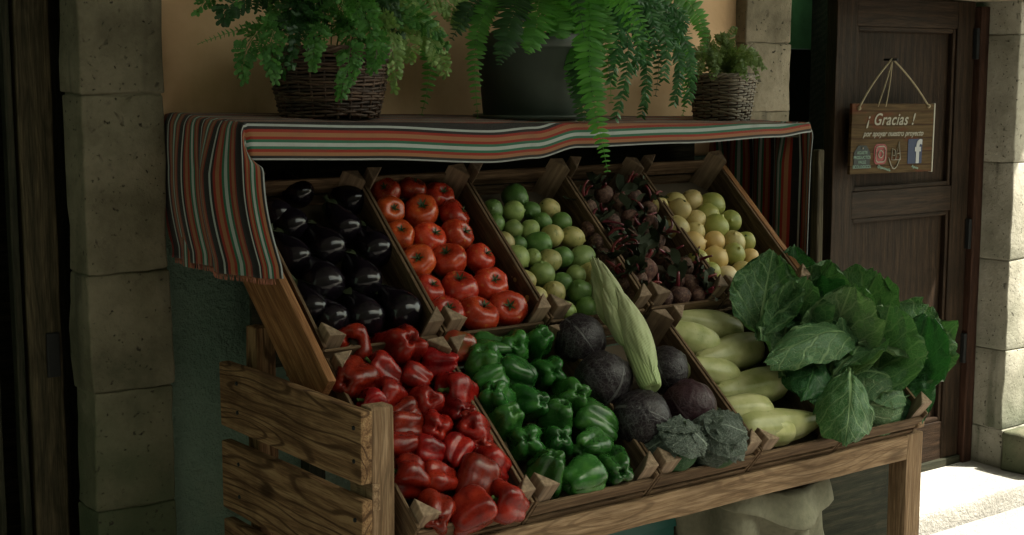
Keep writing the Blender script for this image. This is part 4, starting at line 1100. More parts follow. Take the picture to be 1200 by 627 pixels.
# ---- cabbages
def cab_mat(name, a, b, vein, rough=.5):
    t = NT(name)
    uv = t.n('UVMap')
    c = t.coord()
    warp = t.n('TexNoise', Vector=c, Scale=9., Detail=3)
    cw = t.n('VectorMath', _operation='ADD', i0=c, i1=t.n('VectorMath', _operation='SCALE', i0=warp.outputs['Color'], i3=.25).outputs[0]).outputs[0]
    v1 = t.n('TexVoronoi', _feature='DISTANCE_TO_EDGE', Vector=cw, Scale=2.6)
    v2 = t.n('TexVoronoi', _feature='DISTANCE_TO_EDGE', Vector=cw, Scale=8.)
    f = t.math('MAXIMUM', t.fr(v1.outputs['Distance'], .0, .045, 1, 0), t.fr(v2.outputs['Distance'], .0, .06, .5, 0))
    n1 = t.noise(c, 2.2, 4)
    col = t.mix(n1, a, b)
    col = t.mix(t.math('MULTIPLY', f, .75).outputs[0], col, vein)
    t.p(Base__Color=col, Roughness=rough)
    t.set(t.b.inputs['Specular IOR Level'], .4)
    t.bump(t.math('SUBTRACT', t.math('MULTIPLY', n1, .6), t.math('MULTIPLY', f, .5)).outputs[0], .7, .05)
    return t.m
M_redcab = cab_mat('red_cabbage_skin', (.010, .008, .010), (.030, .022, .024), (.12, .125, .12), .42)
M_redcab2 = cab_mat('red_cabbage_purple', (.014, .006, .010), (.050, .015, .022), (.10, .07, .075), .42)
M_savoy = leafmat('wilted_cabbage_leaf', (.075, .10, .08), (.34, .40, .33), nveins=5, veinw=.10, net=.22, nsc=.9, bumps=1.0, rough=.45, var=.7)
M_cabl = leafmat('cabbage_leaf', (.045, .125, .042), (.24, .36, .16), nveins=5, veinw=.09, net=.45, midw=.035, rough=.5)
M_cabp = leafmat('pale_cabbage_leaf', (.080, .16, .062), (.31, .41, .21), nveins=5, veinw=.09, net=.45, midw=.04, rough=.5)
M_cabd = leafmat('dark_cabbage_leaf', (.018, .085, .024), (.08, .20, .06), nveins=5, veinw=.08, net=.4, midw=.03, rough=.45)
M_cabhead = cab_mat('cabbage_head', (.05, .11, .05), (.11, .20, .09), (.30, .38, .24), .45)

def leaf_data(B, T, wdt, N, cup=.25, bend=.12, ruff=.05, seed=0, nu=26, nv=34, tipcurl=0.0, twist=0.0):
    B, T, N = Vector(B), Vector(T), Vector(N)
    v = T - B; L = v.length; v.normalize()
    u = v.cross(N).normalized(); n = u.cross(v)
    vs, uvs, fs = [], [], []
    for j in range(nv + 1):
        t = j / nv
        wd = max(math.sqrt(max(0, 1 - ((t - .55) / .465) ** 2)), .16)
        tw = twist * (t - .3)
        for i in range(nu + 1):
            s = 2 * i / nu - 1
            edge = abs(s) ** 2.2
            rf = (math.sin(t * 19 + seed + (2 if s > 0 else 0)) * .6 + math.sin(t * 37 + seed * 2 + s) * .3 + nz3((s * 1.3, t * 5, seed), 2.2) * 1.8) * ruff * edge * wdt
            tt = t + (nz3((s * 2, t, seed), 1.7) * .05 * t) - .10 * s * s * t * (1 if t > .6 else t / .6)
            h = cup * s * s * wdt * wd + bend * L * math.sin(math.pi * t) - tipcurl * L * max(0, t - .55) ** 2 * 2.2
            bub = (nz3((s * 3, t * 5, seed + 3), 1.3) * .055 + nz3((s * 6, t * 9, seed + 8), 1.5) * .022) * wdt
            su = s * math.cos(tw); sn = s * math.sin(tw)
            vs.append(B + v * L * tt + u * (wdt / 2 * su * wd) + n * (h + rf + bub + sn * wdt / 2 * wd))
            uvs.append((s * wd * .5 + .5, t))
    for j in range(nv):
        for i in range(nu):
            a = j * (nu + 1) + i
            fs.append((a, a + 1, a + nu + 2, a + nu + 1))
    return vs, fs, uvs

def add_leaf(name, parent, mat, *a, **k):
    vs, fs, uvs = leaf_data(*a, **k)
    off = parent.location
    return link(name, mesh(name, [v - off for v in vs], fs, uvs), mat, parent)

def cap_leaf(rad, pole, halfw, R0, off, seed, ruff=.03, nu=18, nv=16):
    """Leaf wrapped over a head: part of a sphere round direction `pole`."""
    pole = Vector(pole).normalized()
    x = pole.orthogonal().normalized(); y = pole.cross(x)
    vs, uvs, fs = [], [], []
    for j in range(nv + 1):
        for i in range(nu + 1):
            s, t = 2 * i / nu - 1, 2 * j / nv - 1
            a, b = s * math.sqrt(1 - t * t / 2) * halfw, t * math.sqrt(1 - s * s / 2) * halfw
            q = math.hypot(a, b)
            d = (pole * math.cos(q) + (x * a + y * b) * (math.sin(q) / q if q > 1e-6 else 1)).normalized()
            e = (max(abs(s), abs(t))) ** 4
            r = R0 * (1 + off + nz3(d, 2.2, seed) * .04 + e * (.02 + ruff * (nz3(d, 7, seed) + .3)))
            vs.append(d * r); uvs.append((s * .5 + .5, t * .5 + .5))
    for j in range(nv):
        for i in range(nu):
            a = j * (nu + 1) + i
            fs.append((a, a + 1, a + nu + 2, a + nu + 1))
    return mesh('outer_leaf', vs, fs, uvs)

M_rcl = leafmat('red_cabbage_leaf', (.016, .010, .014), (.14, .14, .14), nveins=5, veinw=.06, net=.28, nsc=.9, bumps=.3, rough=.30, midw=.03, var=.7)
M_rcl2 = leafmat('purple_cabbage_leaf', (.035, .012, .018), (.11, .075, .085), nveins=5, veinw=.06, net=.28, nsc=.9, bumps=.3, rough=.32, midw=.03, var=.6)
labs = ['dark red cabbage at the top left, beside the limes', 'veined grey-black cabbage in the middle of its crate, left of the corn', 'dark red cabbage below the corn, next to the green peppers', 'purplish red cabbage touching the zucchini', 'dark red cabbage half hidden right of the corn husk']
VIEW = Vector((-.62, -.65, .35))
for i, (x, y, z, r, b) in enumerate(DATA['redcab']):
    mat = M_redcab2 if i == 3 else M_redcab
    prof = [(math.sin(math.pi * t), math.cos(math.pi * t)) for t in [k / 22 for k in range(23)]]
    o = blob('red_cabbage', [(max(r_, 1e-4), z_) for r_, z_ in prof], 34, lambda th, t, r_, z_: Vector((r_ * math.cos(th), r_ * math.sin(th), z_ * .94)) * (1 + .04 * nz3((r_ * math.cos(th), r_ * math.sin(th), z_), 1.5, i)), mat)
    o.location = (x, y, z); o.scale = (r * .98,) * 3
    o.rotation_euler = (R(-30 + 10 * i), R(20), i * 1.3)
    inv = o.rotation_euler.to_matrix().inverted()
    for k in range(4):
        d = inv @ (VIEW + Vector((rnd.uniform(-.9, .9), rnd.uniform(-.6, .6), rnd.uniform(-.7, .9))))
        link('outer_leaf', cap_leaf(1, d, rnd.uniform(.95, 1.25), 1.0, .008 + .022 * k, i * 7 + k, .05), M_rcl2 if i == 3 else M_rcl, o)
    tag(o, labs[i], 'red cabbage', 'red cabbages in the lower tier')

labs = ['wilted grey-green cabbage at the front, left of its twin', 'wilted grey-green cabbage at the front, beside the zucchini']
for i, (x, y, z, r, b) in enumerate(DATA['savoy']):
    o = blob('wilted_cabbage', [(max(math.sin(math.pi * k / 14), 1e-4), math.cos(math.pi * k / 14)) for k in range(15)], 20, lambda th, t, r_, z_: Vector((r_ * math.cos(th), r_ * math.sin(th), z_)), M_cabd)
    o.location = (x, y, z); o.scale = (r * 1.02, r * .98, r * .95)
    for k in range(9):
        d = VIEW * .6 + Vector((rnd.uniform(-1.1, 1.1), rnd.uniform(-.5, .5), rnd.uniform(-.2, 1.0)))
        link('outer_leaf', cap_leaf(1, d, rnd.uniform(.6, 1.0), 1.0, .02 + .03 * k, i * 9 + k, .22), M_savoy, o)
    tag(o, labs[i], 'cabbage', 'wilted cabbages at the front')

# big leafy cabbages
HD = DATA['head']; LV = {l[0]: l[1:] for l in DATA['leaf']}
LV['N'] = [2.746, 2.24, 0.904, 2.844, 2.3, 1.058, 0.17]; LV['O'] = [2.688, 2.3, 0.93, 2.719, 2.36, 1.095, 0.182]
LV['Q'] = [2.817, 2.22, 0.806, 3.069, 2.28, 0.881, 0.166]; LV['S'] = [2.645, 2.2, 0.892, 2.809, 2.22, 0.954, 0.129]
LV['A'] = [2.477, 2.30, .9755, 2.604, 2.377, 1.174, .172]
LV['T'] = [2.509, 2.24, 0.892, 2.63, 2.32, 1.09, 0.18]
LV['U'] = [2.613, 2.19, 0.867, 2.73, 2.26, 1.059, 0.198]
LV['V'] = [2.741, 2.16, 0.823, 2.859, 2.22, 1.017, 0.205]
LV['W'] = [2.913, 2.2, 0.792, 3.102, 2.26, 0.949, 0.184]
LV['H'] = [2.65, 2.16, .915, 2.515, 2.055, .770, .135]
cl = ['big loose-leaved green cabbage at the left, beside the lemons', 'big green cabbage at the back right, leaves spreading past the crate', 'green cabbage at the front right, one leaf drooping over the crate edge']
heads = []
for i, (x, y, z, r) in enumerate(HD):
    e = empty('green_cabbage', (x, y, z))
    h = blob('head', [(max(math.sin(math.pi * k / 20), 1e-4), math.cos(math.pi * k / 20)) for k in range(21)], 30, lambda th, t, r_, z_: Vector((r_ * math.cos(th), r_ * math.sin(th), z_ * .9)) * (1 + .05 * nz3((r_ * math.cos(th), r_ * math.sin(th), z_), 1.5, i)), M_cabhead)
    h.parent = e; h.scale = (r * .86,) * 3
    for k in range(4):
        d = VIEW + Vector((rnd.uniform(-.8, .8), rnd.uniform(-.4, .4), rnd.uniform(-.5, .9)))
        o = link('wrapper_leaf', cap_leaf(1, d, rnd.uniform(.8, 1.1), r * .87, .02 + .02 * k, i * 5 + k, .06), M_cabl if k % 2 else M_cabp, e)
    heads.append(e)
    tag(e, cl[i], 'cabbage', 'leafy green cabbages')
FACE = Vector((-.6, -.72, .35))
spec = [('A', 0, M_cabl, dict(cup=.18, bend=-.10, ruff=.10, seed=1), FACE), ('B', 0, M_cabd, dict(cup=.25, bend=-.05, ruff=.04, seed=2), FACE),
        ('C', 0, M_cabl, dict(cup=.35, bend=-.15, ruff=.05, seed=3, tipcurl=-.5), FACE + Vector((.3, 0, .3))), ('J', 0, M_cabd, dict(cup=.2, bend=.2, ruff=.05, seed=4), Vector((-.3, -.5, .8))),
        ('I', 0, M_cabl, dict(cup=-.2, bend=.18, ruff=.10, seed=5), Vector((-.2, -.6, .75))), ('K', 0, M_cabp, dict(cup=.2, bend=.15, ruff=.05, seed=15), Vector((-.4, -.6, .7))),
        ('D', 1, M_cabl, dict(cup=.3, bend=-.2, ruff=.12, seed=6, tipcurl=-.5), FACE + Vector((0, 0, .3))), ('E', 1, M_cabp, dict(cup=.15, bend=.10, ruff=.09, seed=7), FACE),
        ('F', 1, M_cabl, dict(cup=.22, bend=-.08, ruff=.10, seed=8), FACE), ('G', 1, M_cabd, dict(cup=.12, bend=.16, ruff=.04, seed=9), FACE + Vector((0, 0, .2))),
        ('H', 2, M_cabl, dict(cup=-.45, bend=.14, ruff=.08, seed=10), FACE), ('N', 1, M_cabl, dict(cup=.35, bend=-.18, ruff=.09, seed=12, tipcurl=-.7), FACE + Vector((.2, 0, .2))), ('O', 0, M_cabd, dict(cup=.4, bend=-.15, ruff=.08, seed=13, tipcurl=-.5), FACE + Vector((.5, 0, 0))),
        ('Q', 2, M_cabp, dict(cup=.35, bend=-.15, ruff=.09, seed=14), FACE + Vector((-.2, 0, .3))), ('S', 2, M_cabl, dict(cup=.4, bend=.15, ruff=.09, seed=16), Vector((-.2, -.5, .9))),
        ('T', 0, M_cabl, dict(cup=.32, bend=-.16, ruff=.10, seed=41, tipcurl=-.5), FACE + Vector((.35, 0, .1))), ('U', 0, M_cabp, dict(cup=.34, bend=-.18, ruff=.10, seed=42, tipcurl=-.6), FACE + Vector((.15, 0, .15))),
        ('V', 2, M_cabl, dict(cup=.30, bend=-.16, ruff=.10, seed=43, tipcurl=-.5), FACE + Vector((-.1, 0, .15))), ('W', 1, M_cabd, dict(cup=.30, bend=-.16, ruff=.10, seed=44, tipcurl=-.5), FACE + Vector((-.4, 0, .1))),
        ('M', 0, M_cabd, dict(cup=-.2, bend=.14, ruff=.05, seed=11), FACE)]
for nm, hi, mat, kw, N in spec:
    b = LV[nm]
    add_leaf('outer_leaf', heads[hi], mat, b[0:3], b[3:6], b[6] * 1.02, N, **kw)
# inner leaves filling the bunch round each head
for hi, (x, y, z, r) in enumerate(HD):
    for k in range(13):
        a = 2 * math.pi * k / 13 + hi
        side = Vector((math.cos(a), .35 * math.sin(a) + (.25 if hi < 2 else .55), math.sin(a) * .8 + .15))
        B = Vector((x, y, z)) + Vector((.02, .05, -.05)) + side * r * .25
        T = B + side.normalized() * r * rnd.uniform(1.3, 1.85)
        if (T - Vector((0, 2.20, .735))).dot(LON) < .03 or (T.x < 2.60 and T.z < .93) or (T + FACE * .0).y < 2.13: continue
        add_leaf('outer_leaf', heads[hi], rnd.choice([M_cabd, M_cabl, M_cabd, M_cabp]), B, T, r * rnd.uniform(1.5, 2.0), FACE + side * -.5, cup=rnd.uniform(.2, .5), bend=rnd.uniform(-.25, -.05), ruff=.10, tipcurl=rnd.uniform(-.6, .5), seed=20 + hi * 9 + k)

for e, dx in zip(heads, (-.012, -.06, -.022)): e.location += Vector((dx, 0, .006))
# ---- corn cob in its husk, leaning on the red cabbages
M_husk = leafmat('corn_husk', (.33, .40, .20), (.50, .55, .34), nveins=0, veinw=.0, net=.0, midw=.001, rough=.6, bumps=.2, var=.18)
def husk_mat():
    t = NT('corn_husk_ribbed')
    uv = t.n('UVMap'); sep = t.n('SeparateXYZ', i0=uv.outputs[0])
    c = t.coord()
    wv = t.math('SINE', t.math('MULTIPLY', sep.outputs[0], 150.).outputs[0])
    n1 = t.noise(c, 10, 4)
    col = t.ramp(t.math('ADD', t.math('MULTIPLY', sep.outputs[1], .75), t.math('MULTIPLY', n1, .3)).outputs[0], [(.15, (.26, .34, .13)), (.45, (.40, .44, .23)), (.9, (.50, .49, .31))])
    col = t.mix(t.math('MULTIPLY', t.math('ADD', wv, 1.0), .22).outputs[0], col.outputs[0], (.16, .24, .08))
    t.p(Base__Color=col, Roughness=.55)
    t.bump(wv, .35, .001)
    return t.m
M_hk = husk_mat()
cB, cT = Vector(DATA['corn'][0][0:3]), Vector(DATA['corn'][0][3:6])
co = empty('corn_cob', cB)
ax = (cT - cB).normalized(); Lc = (cT - cB).length
prof = smooth_prof([(0, .015), (.45, .0), (.78, .012), (.97, .10), (1.0, .25), (.86, .46), (.62, .66), (.36, .85), (.14, .97), (0, 1.0)], 34)
rc = .028
vs, fs = revolve(prof, 28)
q = aim(ax)
vs2 = [q @ Vector((v.x * rc * (1 + .03 * math.sin(5 * math.atan2(v.y, v.x))), v.y * rc, v.z * Lc)) for v in vs]
uvs = [((i % 28) / 28, prof[i // 28][1]) for i in range(len(vs))]
link('husk', mesh('husk', vs2, fs, uvs), M_hk, co)
def hleaf(B, T, w_, N, **k):
    vs, fs, uvs = leaf_data(B, T, w_ * .84, N, **k)
    link('husk_leaf', mesh('husk_leaf', [v - cB for v in vs], fs, uvs), M_hk, co)
side = ax.cross(VIEW).normalized()
vw = VIEW.normalized()
hleaf(cB + ax * Lc * .36 - side * .012 + vw * .016, cT + ax * .02 - side * .006 + vw * .012, .074, VIEW, cup=-.42, bend=.05, ruff=.015, seed=2)
hleaf(cB + ax * Lc * .46 - side * .034 + vw * .004, cT + ax * .01 - side * .022, .060, VIEW, cup=-.3, bend=.05, ruff=.03, seed=4)
hleaf(cB + ax * .004 + side * .010 + vw * .020, cB + ax * Lc * .80 + side * .008 + vw * .020, .080, VIEW, cup=-.42, bend=.07, ruff=.01, seed=6)
hleaf(cB + ax * Lc * .30 - side * .022 + vw * .014, cB + ax * Lc * .80 - side * .020 + vw * .024, .05, VIEW, cup=-.4, bend=.06, ruff=.02, seed=8)
for k in range(5):
    hleaf(cB + ax * Lc * rnd.uniform(.6, .8) - side * rnd.uniform(-.012, .022) + vw * .014, cT + ax * rnd.uniform(.0, .05) + side * rnd.uniform(-.03, .012) + vw * rnd.uniform(-.01, .02), rnd.uniform(.018, .03), VIEW, cup=-.4, bend=.05, ruff=.06, seed=30 + k)
tag(co, 'corn cob in pale green husk leaning on the dark cabbages', 'corn cob')

# ---------------------------------------------------------------- potted ferns on the shelf
def fern_mat(name, a, b, tr=.3, rough=.45):
    t = NT(name)
    c = t.coord()
    n1 = t.noise(c, 12, 3)
    g = t.n('NewGeometry')
    n1b = t.math('ADD', t.math('MULTIPLY', n1, .6), t.math('MULTIPLY', g.outputs['Random Per Island'], .4))
    col = t.ramp(n1b.outputs[0], [(.25, a), (.75, b)])
    t.p(Base__Color=col, Roughness=rough)
    tl = t.n('BsdfTranslucent', Color=t.mix(.5, col.outputs[0], (b[0] * 2, b[1] * 2.2, b[2])))
    mx = t.n('MixShader', i0=tr, i1=t.b.outputs[0], i2=tl.outputs[0])
    t.set(t.t.nodes['Material Output'].inputs['Surface'], mx.outputs[0])
    return t.m
M_fernA = fern_mat('maidenhair_green', (.035, .13, .030), (.11, .30, .065))
M_fernL = fern_mat('pale_fern_green', (.15, .27, .08), (.28, .43, .14))
M_fernB = fern_mat('sword_fern_green', (.032, .14, .018), (.11, .34, .05))
M_fernD = fern_mat('dark_fern_green', (.010, .045, .012), (.028, .095, .022))
M_trail = fern_mat('trailing_leaf_green', (.02, .09, .03), (.07, .21, .065), .15, .22)
M_small = fern_mat('fine_fern_green', (.07, .13, .03), (.16, .24, .06))

def leaflet(vs, fs, base, d, n, L, W, curl=.15, round_=False):
    """small pointed or rounded leaflet starting at base along d, face normal n"""
    d = d.normalized(); s = d.cross(n).normalized(); n = s.cross(d)
    b = len(vs)
    if round_:
        for t, w_ in ((0, .12), (.3, .8), (.65, 1.0), (.92, .6)):
            c = base + d * L * t - n * curl * L * t * t
            vs += [c + s * W / 2 * w_ - n * W * .08, c + n * W * .05, c - s * W / 2 * w_ - n * W * .08]
        vs.append(base + d * L - n * curl * L)
        for k in range(3):
            a = b + 3 * k
            fs += [(a, a + 3, a + 4, a + 1), (a + 1, a + 4, a + 5, a + 2)]
        fs += [(b + 9, b + 12, b + 10), (b + 10, b + 12, b + 11)]
    else:
        for t, w_ in ((0, .5), (.25, 1.0), (.6, .8), (.85, .42)):
            c = base + d * L * t - n * curl * L * t * t
            vs += [c + s * W / 2 * w_ - n * W * .10, c + n * W * .08, c - s * W / 2 * w_ - n * W * .10]
        vs.append(base + d * L - n * curl * L)
        for k in range(3):
            a = b + 3 * k
            fs += [(a, a + 3, a + 4, a + 1), (a + 1, a + 4, a + 5, a + 2)]
        fs += [(b + 9, b + 12, b + 10), (b + 10, b + 12, b + 11)]

def path_len(p): return sum((p[i + 1] - p[i]).length for i in range(len(p) - 1))
def frond(pts, width, gap, face, kind='sword', jit=.25, stem=.0016, vs=None, fs=None):
    vs = [] if vs is None else vs; fs = [] if fs is None else fs
    p = bez(pts, 40)
    L = path_len(p); n = max(8, int(L / gap))
    q = bez(pts, n + 1)
    tube_data(bez(pts, 16), [stem * (1 - .6 * i / 15) for i in range(16)], 4, vs, fs)
    face = Vector(face).normalized()
    for i in range(1, n + 1):
        t = i / n
        if t < .06: continue
        prof = math.sin(math.pi * min(1, .14 + .86 * t) ** .8) ** .55 if kind != 'trail' else (1 - .35 * t)
        prof = max(.18, prof)
        tg = (q[min(i + 1, n)] - q[i - 1]).normalized()
        side = tg.cross(face)
        if side.length < 1e-3: side = tg.orthogonal()
        side.normalize(); nn = side.cross(tg)
        for s in (-1, 1):
            j = Vector((rnd.uniform(-1, 1), rnd.uniform(-1, 1), rnd.uniform(-1, 1))) * jit
            nj = nn + Vector((rnd.uniform(-1, 1), rnd.uniform(-1, 1), rnd.uniform(-1, 1))) * jit * 1.3
            d = side * s + tg * (.28 if kind == 'sword' else .5) + j * .5
            Lf = width / 2 * prof * rnd.uniform(.85, 1.12)
            if kind == 'sword':
                leaflet(vs, fs, q[i], d, nj, Lf, min(gap * 1.35, Lf * .45), .2)
            elif kind == 'trail':
                leaflet(vs, fs, q[i], d + tg * .35, nj, Lf, Lf * .42, .1)
            elif kind == 'maiden':
                # a short side sprig carrying rounded leaflets
                m = 3 + int(Lf / .0105)
                dd = (d + tg * .2).normalized()
                for k in range(m):
                    b = q[i] + dd * Lf * (k + .5) / m + nj * .003 * rnd.uniform(-1, 1)
                    for s2 in (-1, 1):
                        leaflet(vs, fs, b, dd * .5 + tg * s2 * .8 + j, nj + j, rnd.uniform(.009, .014), rnd.uniform(.006, .0095), .15, True)
            elif kind == 'fine':
                m = 3 + int(Lf / .007)
                dd = (d + tg * .3).normalized()
                for k in range(m):
                    b = q[i] + dd * Lf * (k + .4) / m
                    for s2 in (-1, 1):
                        leaflet(vs, fs, b, dd * .7 + tg * s2 * .7 + j, nj, rnd.uniform(.006, .010), .0035, .1)
    return vs, fs

def weave(name, fr, z0, z1, rows, seg, stakes, amp, thick, mat, square=0.0):
    """Woven strands going round stakes: fr(z)->radius"""
    vs, fs = [], []
    for j in range(rows):
        t = (j + .5) / rows; z = z0 + (z1 - z0) * t
        r0 = fr(t)
        path = []
        n = stakes * 4
        jz = rnd.uniform(-.4, .4) * (z1 - z0) / rows
        ph = rnd.random()
        for i in range(n + 1):
            a = 2 * math.pi * i / n
            ww = amp * math.cos(a * stakes / 2 + (math.pi if j % 2 else 0))
            zz = z + math.sin(a * 3 + j) * .0016 + jz * .3 + noise.noise(Vector((math.cos(a) * 2, math.sin(a) * 2, j * 1.7))) * .003
            path.append(shape(a, r0 + ww, zz, square))
        tube_data(path, [thick * (1 + .25 * noise.noise(Vector((i * .3, j, 2)))) for i in range(n + 1)], 5, vs, fs, False)
    return vs, fs
def shape(a, r, z, square):
    c, s = math.cos(a), math.sin(a)
    k = 1 / (abs(c) ** 6 + abs(s) ** 6) ** (1 / 6)
    k = 1 + (k - 1) * square
    return Vector((c * r * k, s * r * k, z))
def wicker(name, loc, rb, rt, h, rows, stakes, square, rot, mat_dark, mat_mix):
    e = empty(name, loc)
    fr = lambda t: rb + (rt - rb) * t
    vs, fs = weave('b', fr, .004, h - .006, rows, 0, stakes, .0026, h / rows * .47, mat_dark, square)
    link('woven_side', mesh('woven_side', vs, fs), mat_mix, e, (0, 0, 0), (0, 0, rot))
    vs, fs = [], []
    for i in range(stakes):
        a = 2 * math.pi * i / stakes
        tube_data([shape(a, fr(t), h * t, square) for t in (0, .5, 1.02)], .0028, 5, vs, fs)
    link('stakes', mesh('stakes', vs, fs), mat_dark, e, (0, 0, 0), (0, 0, rot))
    vs, fs = [], []
    for ph in (0, 2.1, 4.2):
        tube_data([shape(2 * math.pi * i / 72, rt + .004 * math.cos(i * .9 + ph), h + .004 * math.sin(i * .9 + ph), square) for i in range(73)], .0045, 5, vs, fs, False)
    link('rim', mesh('rim', vs, fs), mat_mix, e, (0, 0, 0), (0, 0, rot))
    prof = [(.001, .006), (rb * .96, .006), (rt * .955, h * .94), (.001, h * .93)]
    vs, fs = revolve(prof, 48, lambda th, t, r, z: shape(th, r, z, square))
    link('liner', mesh('liner', vs, fs), plain('dark_soil_liner', (.012, .010, .008), .9, .4, 30), e, (0, 0, 0), (0, 0, rot))
    return e
def wick_mat(name, a, b, c_):
    t = NT(name)
    c = t.coord()
    g = t.n('NewGeometry')
    n1 = t.noise(c, 35, 4)
    f = t.math('ADD', t.math('MULTIPLY', g.outputs['Random Per Island'], .45), t.math('MULTIPLY', n1, .6))
    col = t.ramp(f.outputs[0], [(.25, a), (.5, b), (.85, c_)])
    t.p(Base__Color=col, Roughness=.6)
    t.bump(t.noise(c, 200, 3), .4, .002)
    return t.m
M_wickd = wick_mat('dark_wicker', (.022, .012, .008), (.065, .036, .022), (.13, .075, .045))
M_wickl = wick_mat('grey_wicker', (.05, .045, .03), (.13, .11, .08), (.24, .20, .14))

def rand_frond(c, rad, zr, az, reach, drop, rise=.12):
    d = Vector((math.cos(az), math.sin(az), 0))
    a = Vector(c) + d * rad * .4
    return [a, a + d * reach * .5 + Vector((0, 0, rise)), a + d * reach + Vector((0, 0, rise - drop))]
def addf(parent, name, data, mat):
    off = parent.location
    vs, fs = data
    return link(name, mesh(name, [Vector(v) - off for v in vs], fs), mat, parent)
def clampy(pts, ymax=2.965):
    return [Vector((p[0], min(p[1], ymax), p[2])) for p in pts]
CAMF = (-.6, -.78, .12)

# left: round dark basket with a small-leaved fern
p1 = wicker('potted_fern', (1.600, 2.80, 1.512), .108, .140, .150, 21, 26, 0, 0, M_wickd, M_wickd)
for i, (pts, wd) in enumerate(DATA['frond']['left']):
    kind = 'sword' if i == 7 else 'maiden'
    m = [M_fernA, M_fernA, M_fernA, M_fernA, M_fernA, M_fernL, M_fernL, M_fernB, M_fernL, M_fernA, M_fernD, M_fernL][i]
    if i == 0: data = frond(clampy(pts), wd * .7, .012, CAMF, 'sword', .4)
    else: data = frond(clampy(pts), wd * (1.0 if kind == 'sword' else 1.05), .010 if kind == 'sword' else .016, CAMF, kind, .45)
    addf(p1, 'frond', data, m)
for k in range(11):
    az = rnd.uniform(-math.pi * 1.02, .05) if k < 9 else rnd.uniform(0, math.pi)
    pts = rand_frond((1.60, 2.80, 1.67), .12, 0, az, rnd.uniform(.10, .26), rnd.uniform(.02, .15), rnd.uniform(.05, .20))
    addf(p1, 'frond', frond(clampy(pts), rnd.uniform(.06, .10), .017, (CAMF[0], CAMF[1], .5), 'maiden', .5), rnd.choice([M_fernA, M_fernA, M_fernD, M_fernL if pts[2].x > 1.65 else M_fernA]))
tag(p1, 'small-leaved fern spilling from the large dark wicker basket at the left', 'potted fern', 'potted ferns on the shelf')

# middle: black plastic pot with sword fern and trailing plant
p2 = empty('potted_fern', (2.165, 2.80, 1.505))
M_pot = plain('black_plastic_pot', (.040, .054, .042), .5, .3, 14, .05, .4)
prof = [(.001, .0), (.110, .0), (.116, .004), (.130, .165), (.136, .166), (.140, .172), (.141, .198), (.136, .202), (.130, .200), (.126, .175), (.001, .172)]
vs, fs = revolve(prof, 64)
link('pot', mesh('pot', vs, fs), M_pot, p2)
vs, fs = revolve([(.001, -.006), (.135, -.006), (.142, .002), (.140, .006), (.12, .002), (.001, .002)], 48)
link('saucer', mesh('saucer', vs, fs), M_pot, p2)
for i, (pts, wd) in enumerate(DATA['frond']['mid']):
    m = [M_fernB, M_fernB, M_fernD, M_fernB, M_fernD, M_fernB, M_fernD, M_fernB, M_fernB, M_fernD, M_fernB, M_fernB][i]
    addf(p2, 'frond', frond(clampy(pts), wd * 1.05, .0115, CAMF, 'sword', .28), m)
for i, (pts, wd) in enumerate(DATA['frond']['trail']):
    addf(p2, 'trailing_stem', frond(clampy(pts), wd * 1.7, .0095, CAMF, 'trail', .6), M_trail)
for k in range(16):
    az = rnd.uniform(-math.pi * 1.02, .05) if k < 12 else rnd.uniform(0, math.pi)
    pts = rand_frond((2.165, 2.80, 1.74), .12, 0, az, rnd.uniform(.16, .36), rnd.uniform(.0, .22), rnd.uniform(.08, .26))
    addf(p2, 'frond', frond(clampy(pts), rnd.uniform(.06, .10), .012, (CAMF[0], CAMF[1], .5), 'sword', .35), rnd.choice([M_fernB, M_fernD, M_fernD]))
for k in range(7):
    x = rnd.uniform(2.25, 2.58)
    a = Vector((2.22, 2.78, 1.78))
    b = Vector((x, 2.68 + rnd.uniform(-.03, .08), 1.78)); c = Vector((x + .03, b.y - .01, rnd.uniform(1.58, 1.74)))
    addf(p2, 'trailing_stem', frond([a, b, c], rnd.uniform(.035, .05), .010, CAMF, 'trail', .6), rnd.choice([M_trail, M_trail, M_fernD]))
tag(p2, 'sword fern with long drooping fronds in the black plastic pot, mid shelf', 'potted fern', 'potted ferns on the shelf')

# right: small squarish wicker basket with fine fern
p3 = wicker('potted_fern', (2.835, 2.80, 1.470), .064, .080, .135, 19, 20, .75, R(20), M_wickd, M_wickl)
for i, (pts, wd) in enumerate(DATA['frond']['small']):
    addf(p3, 'frond', frond(clampy(pts), wd * .95, .009, CAMF, 'fine', .4, .0010), M_small)
for k in range(22):
    az = rnd.uniform(0, 6.28)
    pts = rand_frond((2.835, 2.80, 1.605), .06, 0, az, rnd.uniform(.03, .10), rnd.uniform(.0, .06), rnd.uniform(.02, .09))
    addf(p3, 'frond', frond(clampy(pts), rnd.uniform(.025, .04), .009, (CAMF[0], CAMF[1], .6), 'fine', .45, .0010), M_small)
tag(p3, 'fine feathery fern in the small grey wicker basket at the right', 'potted fern', 'potted ferns on the shelf')

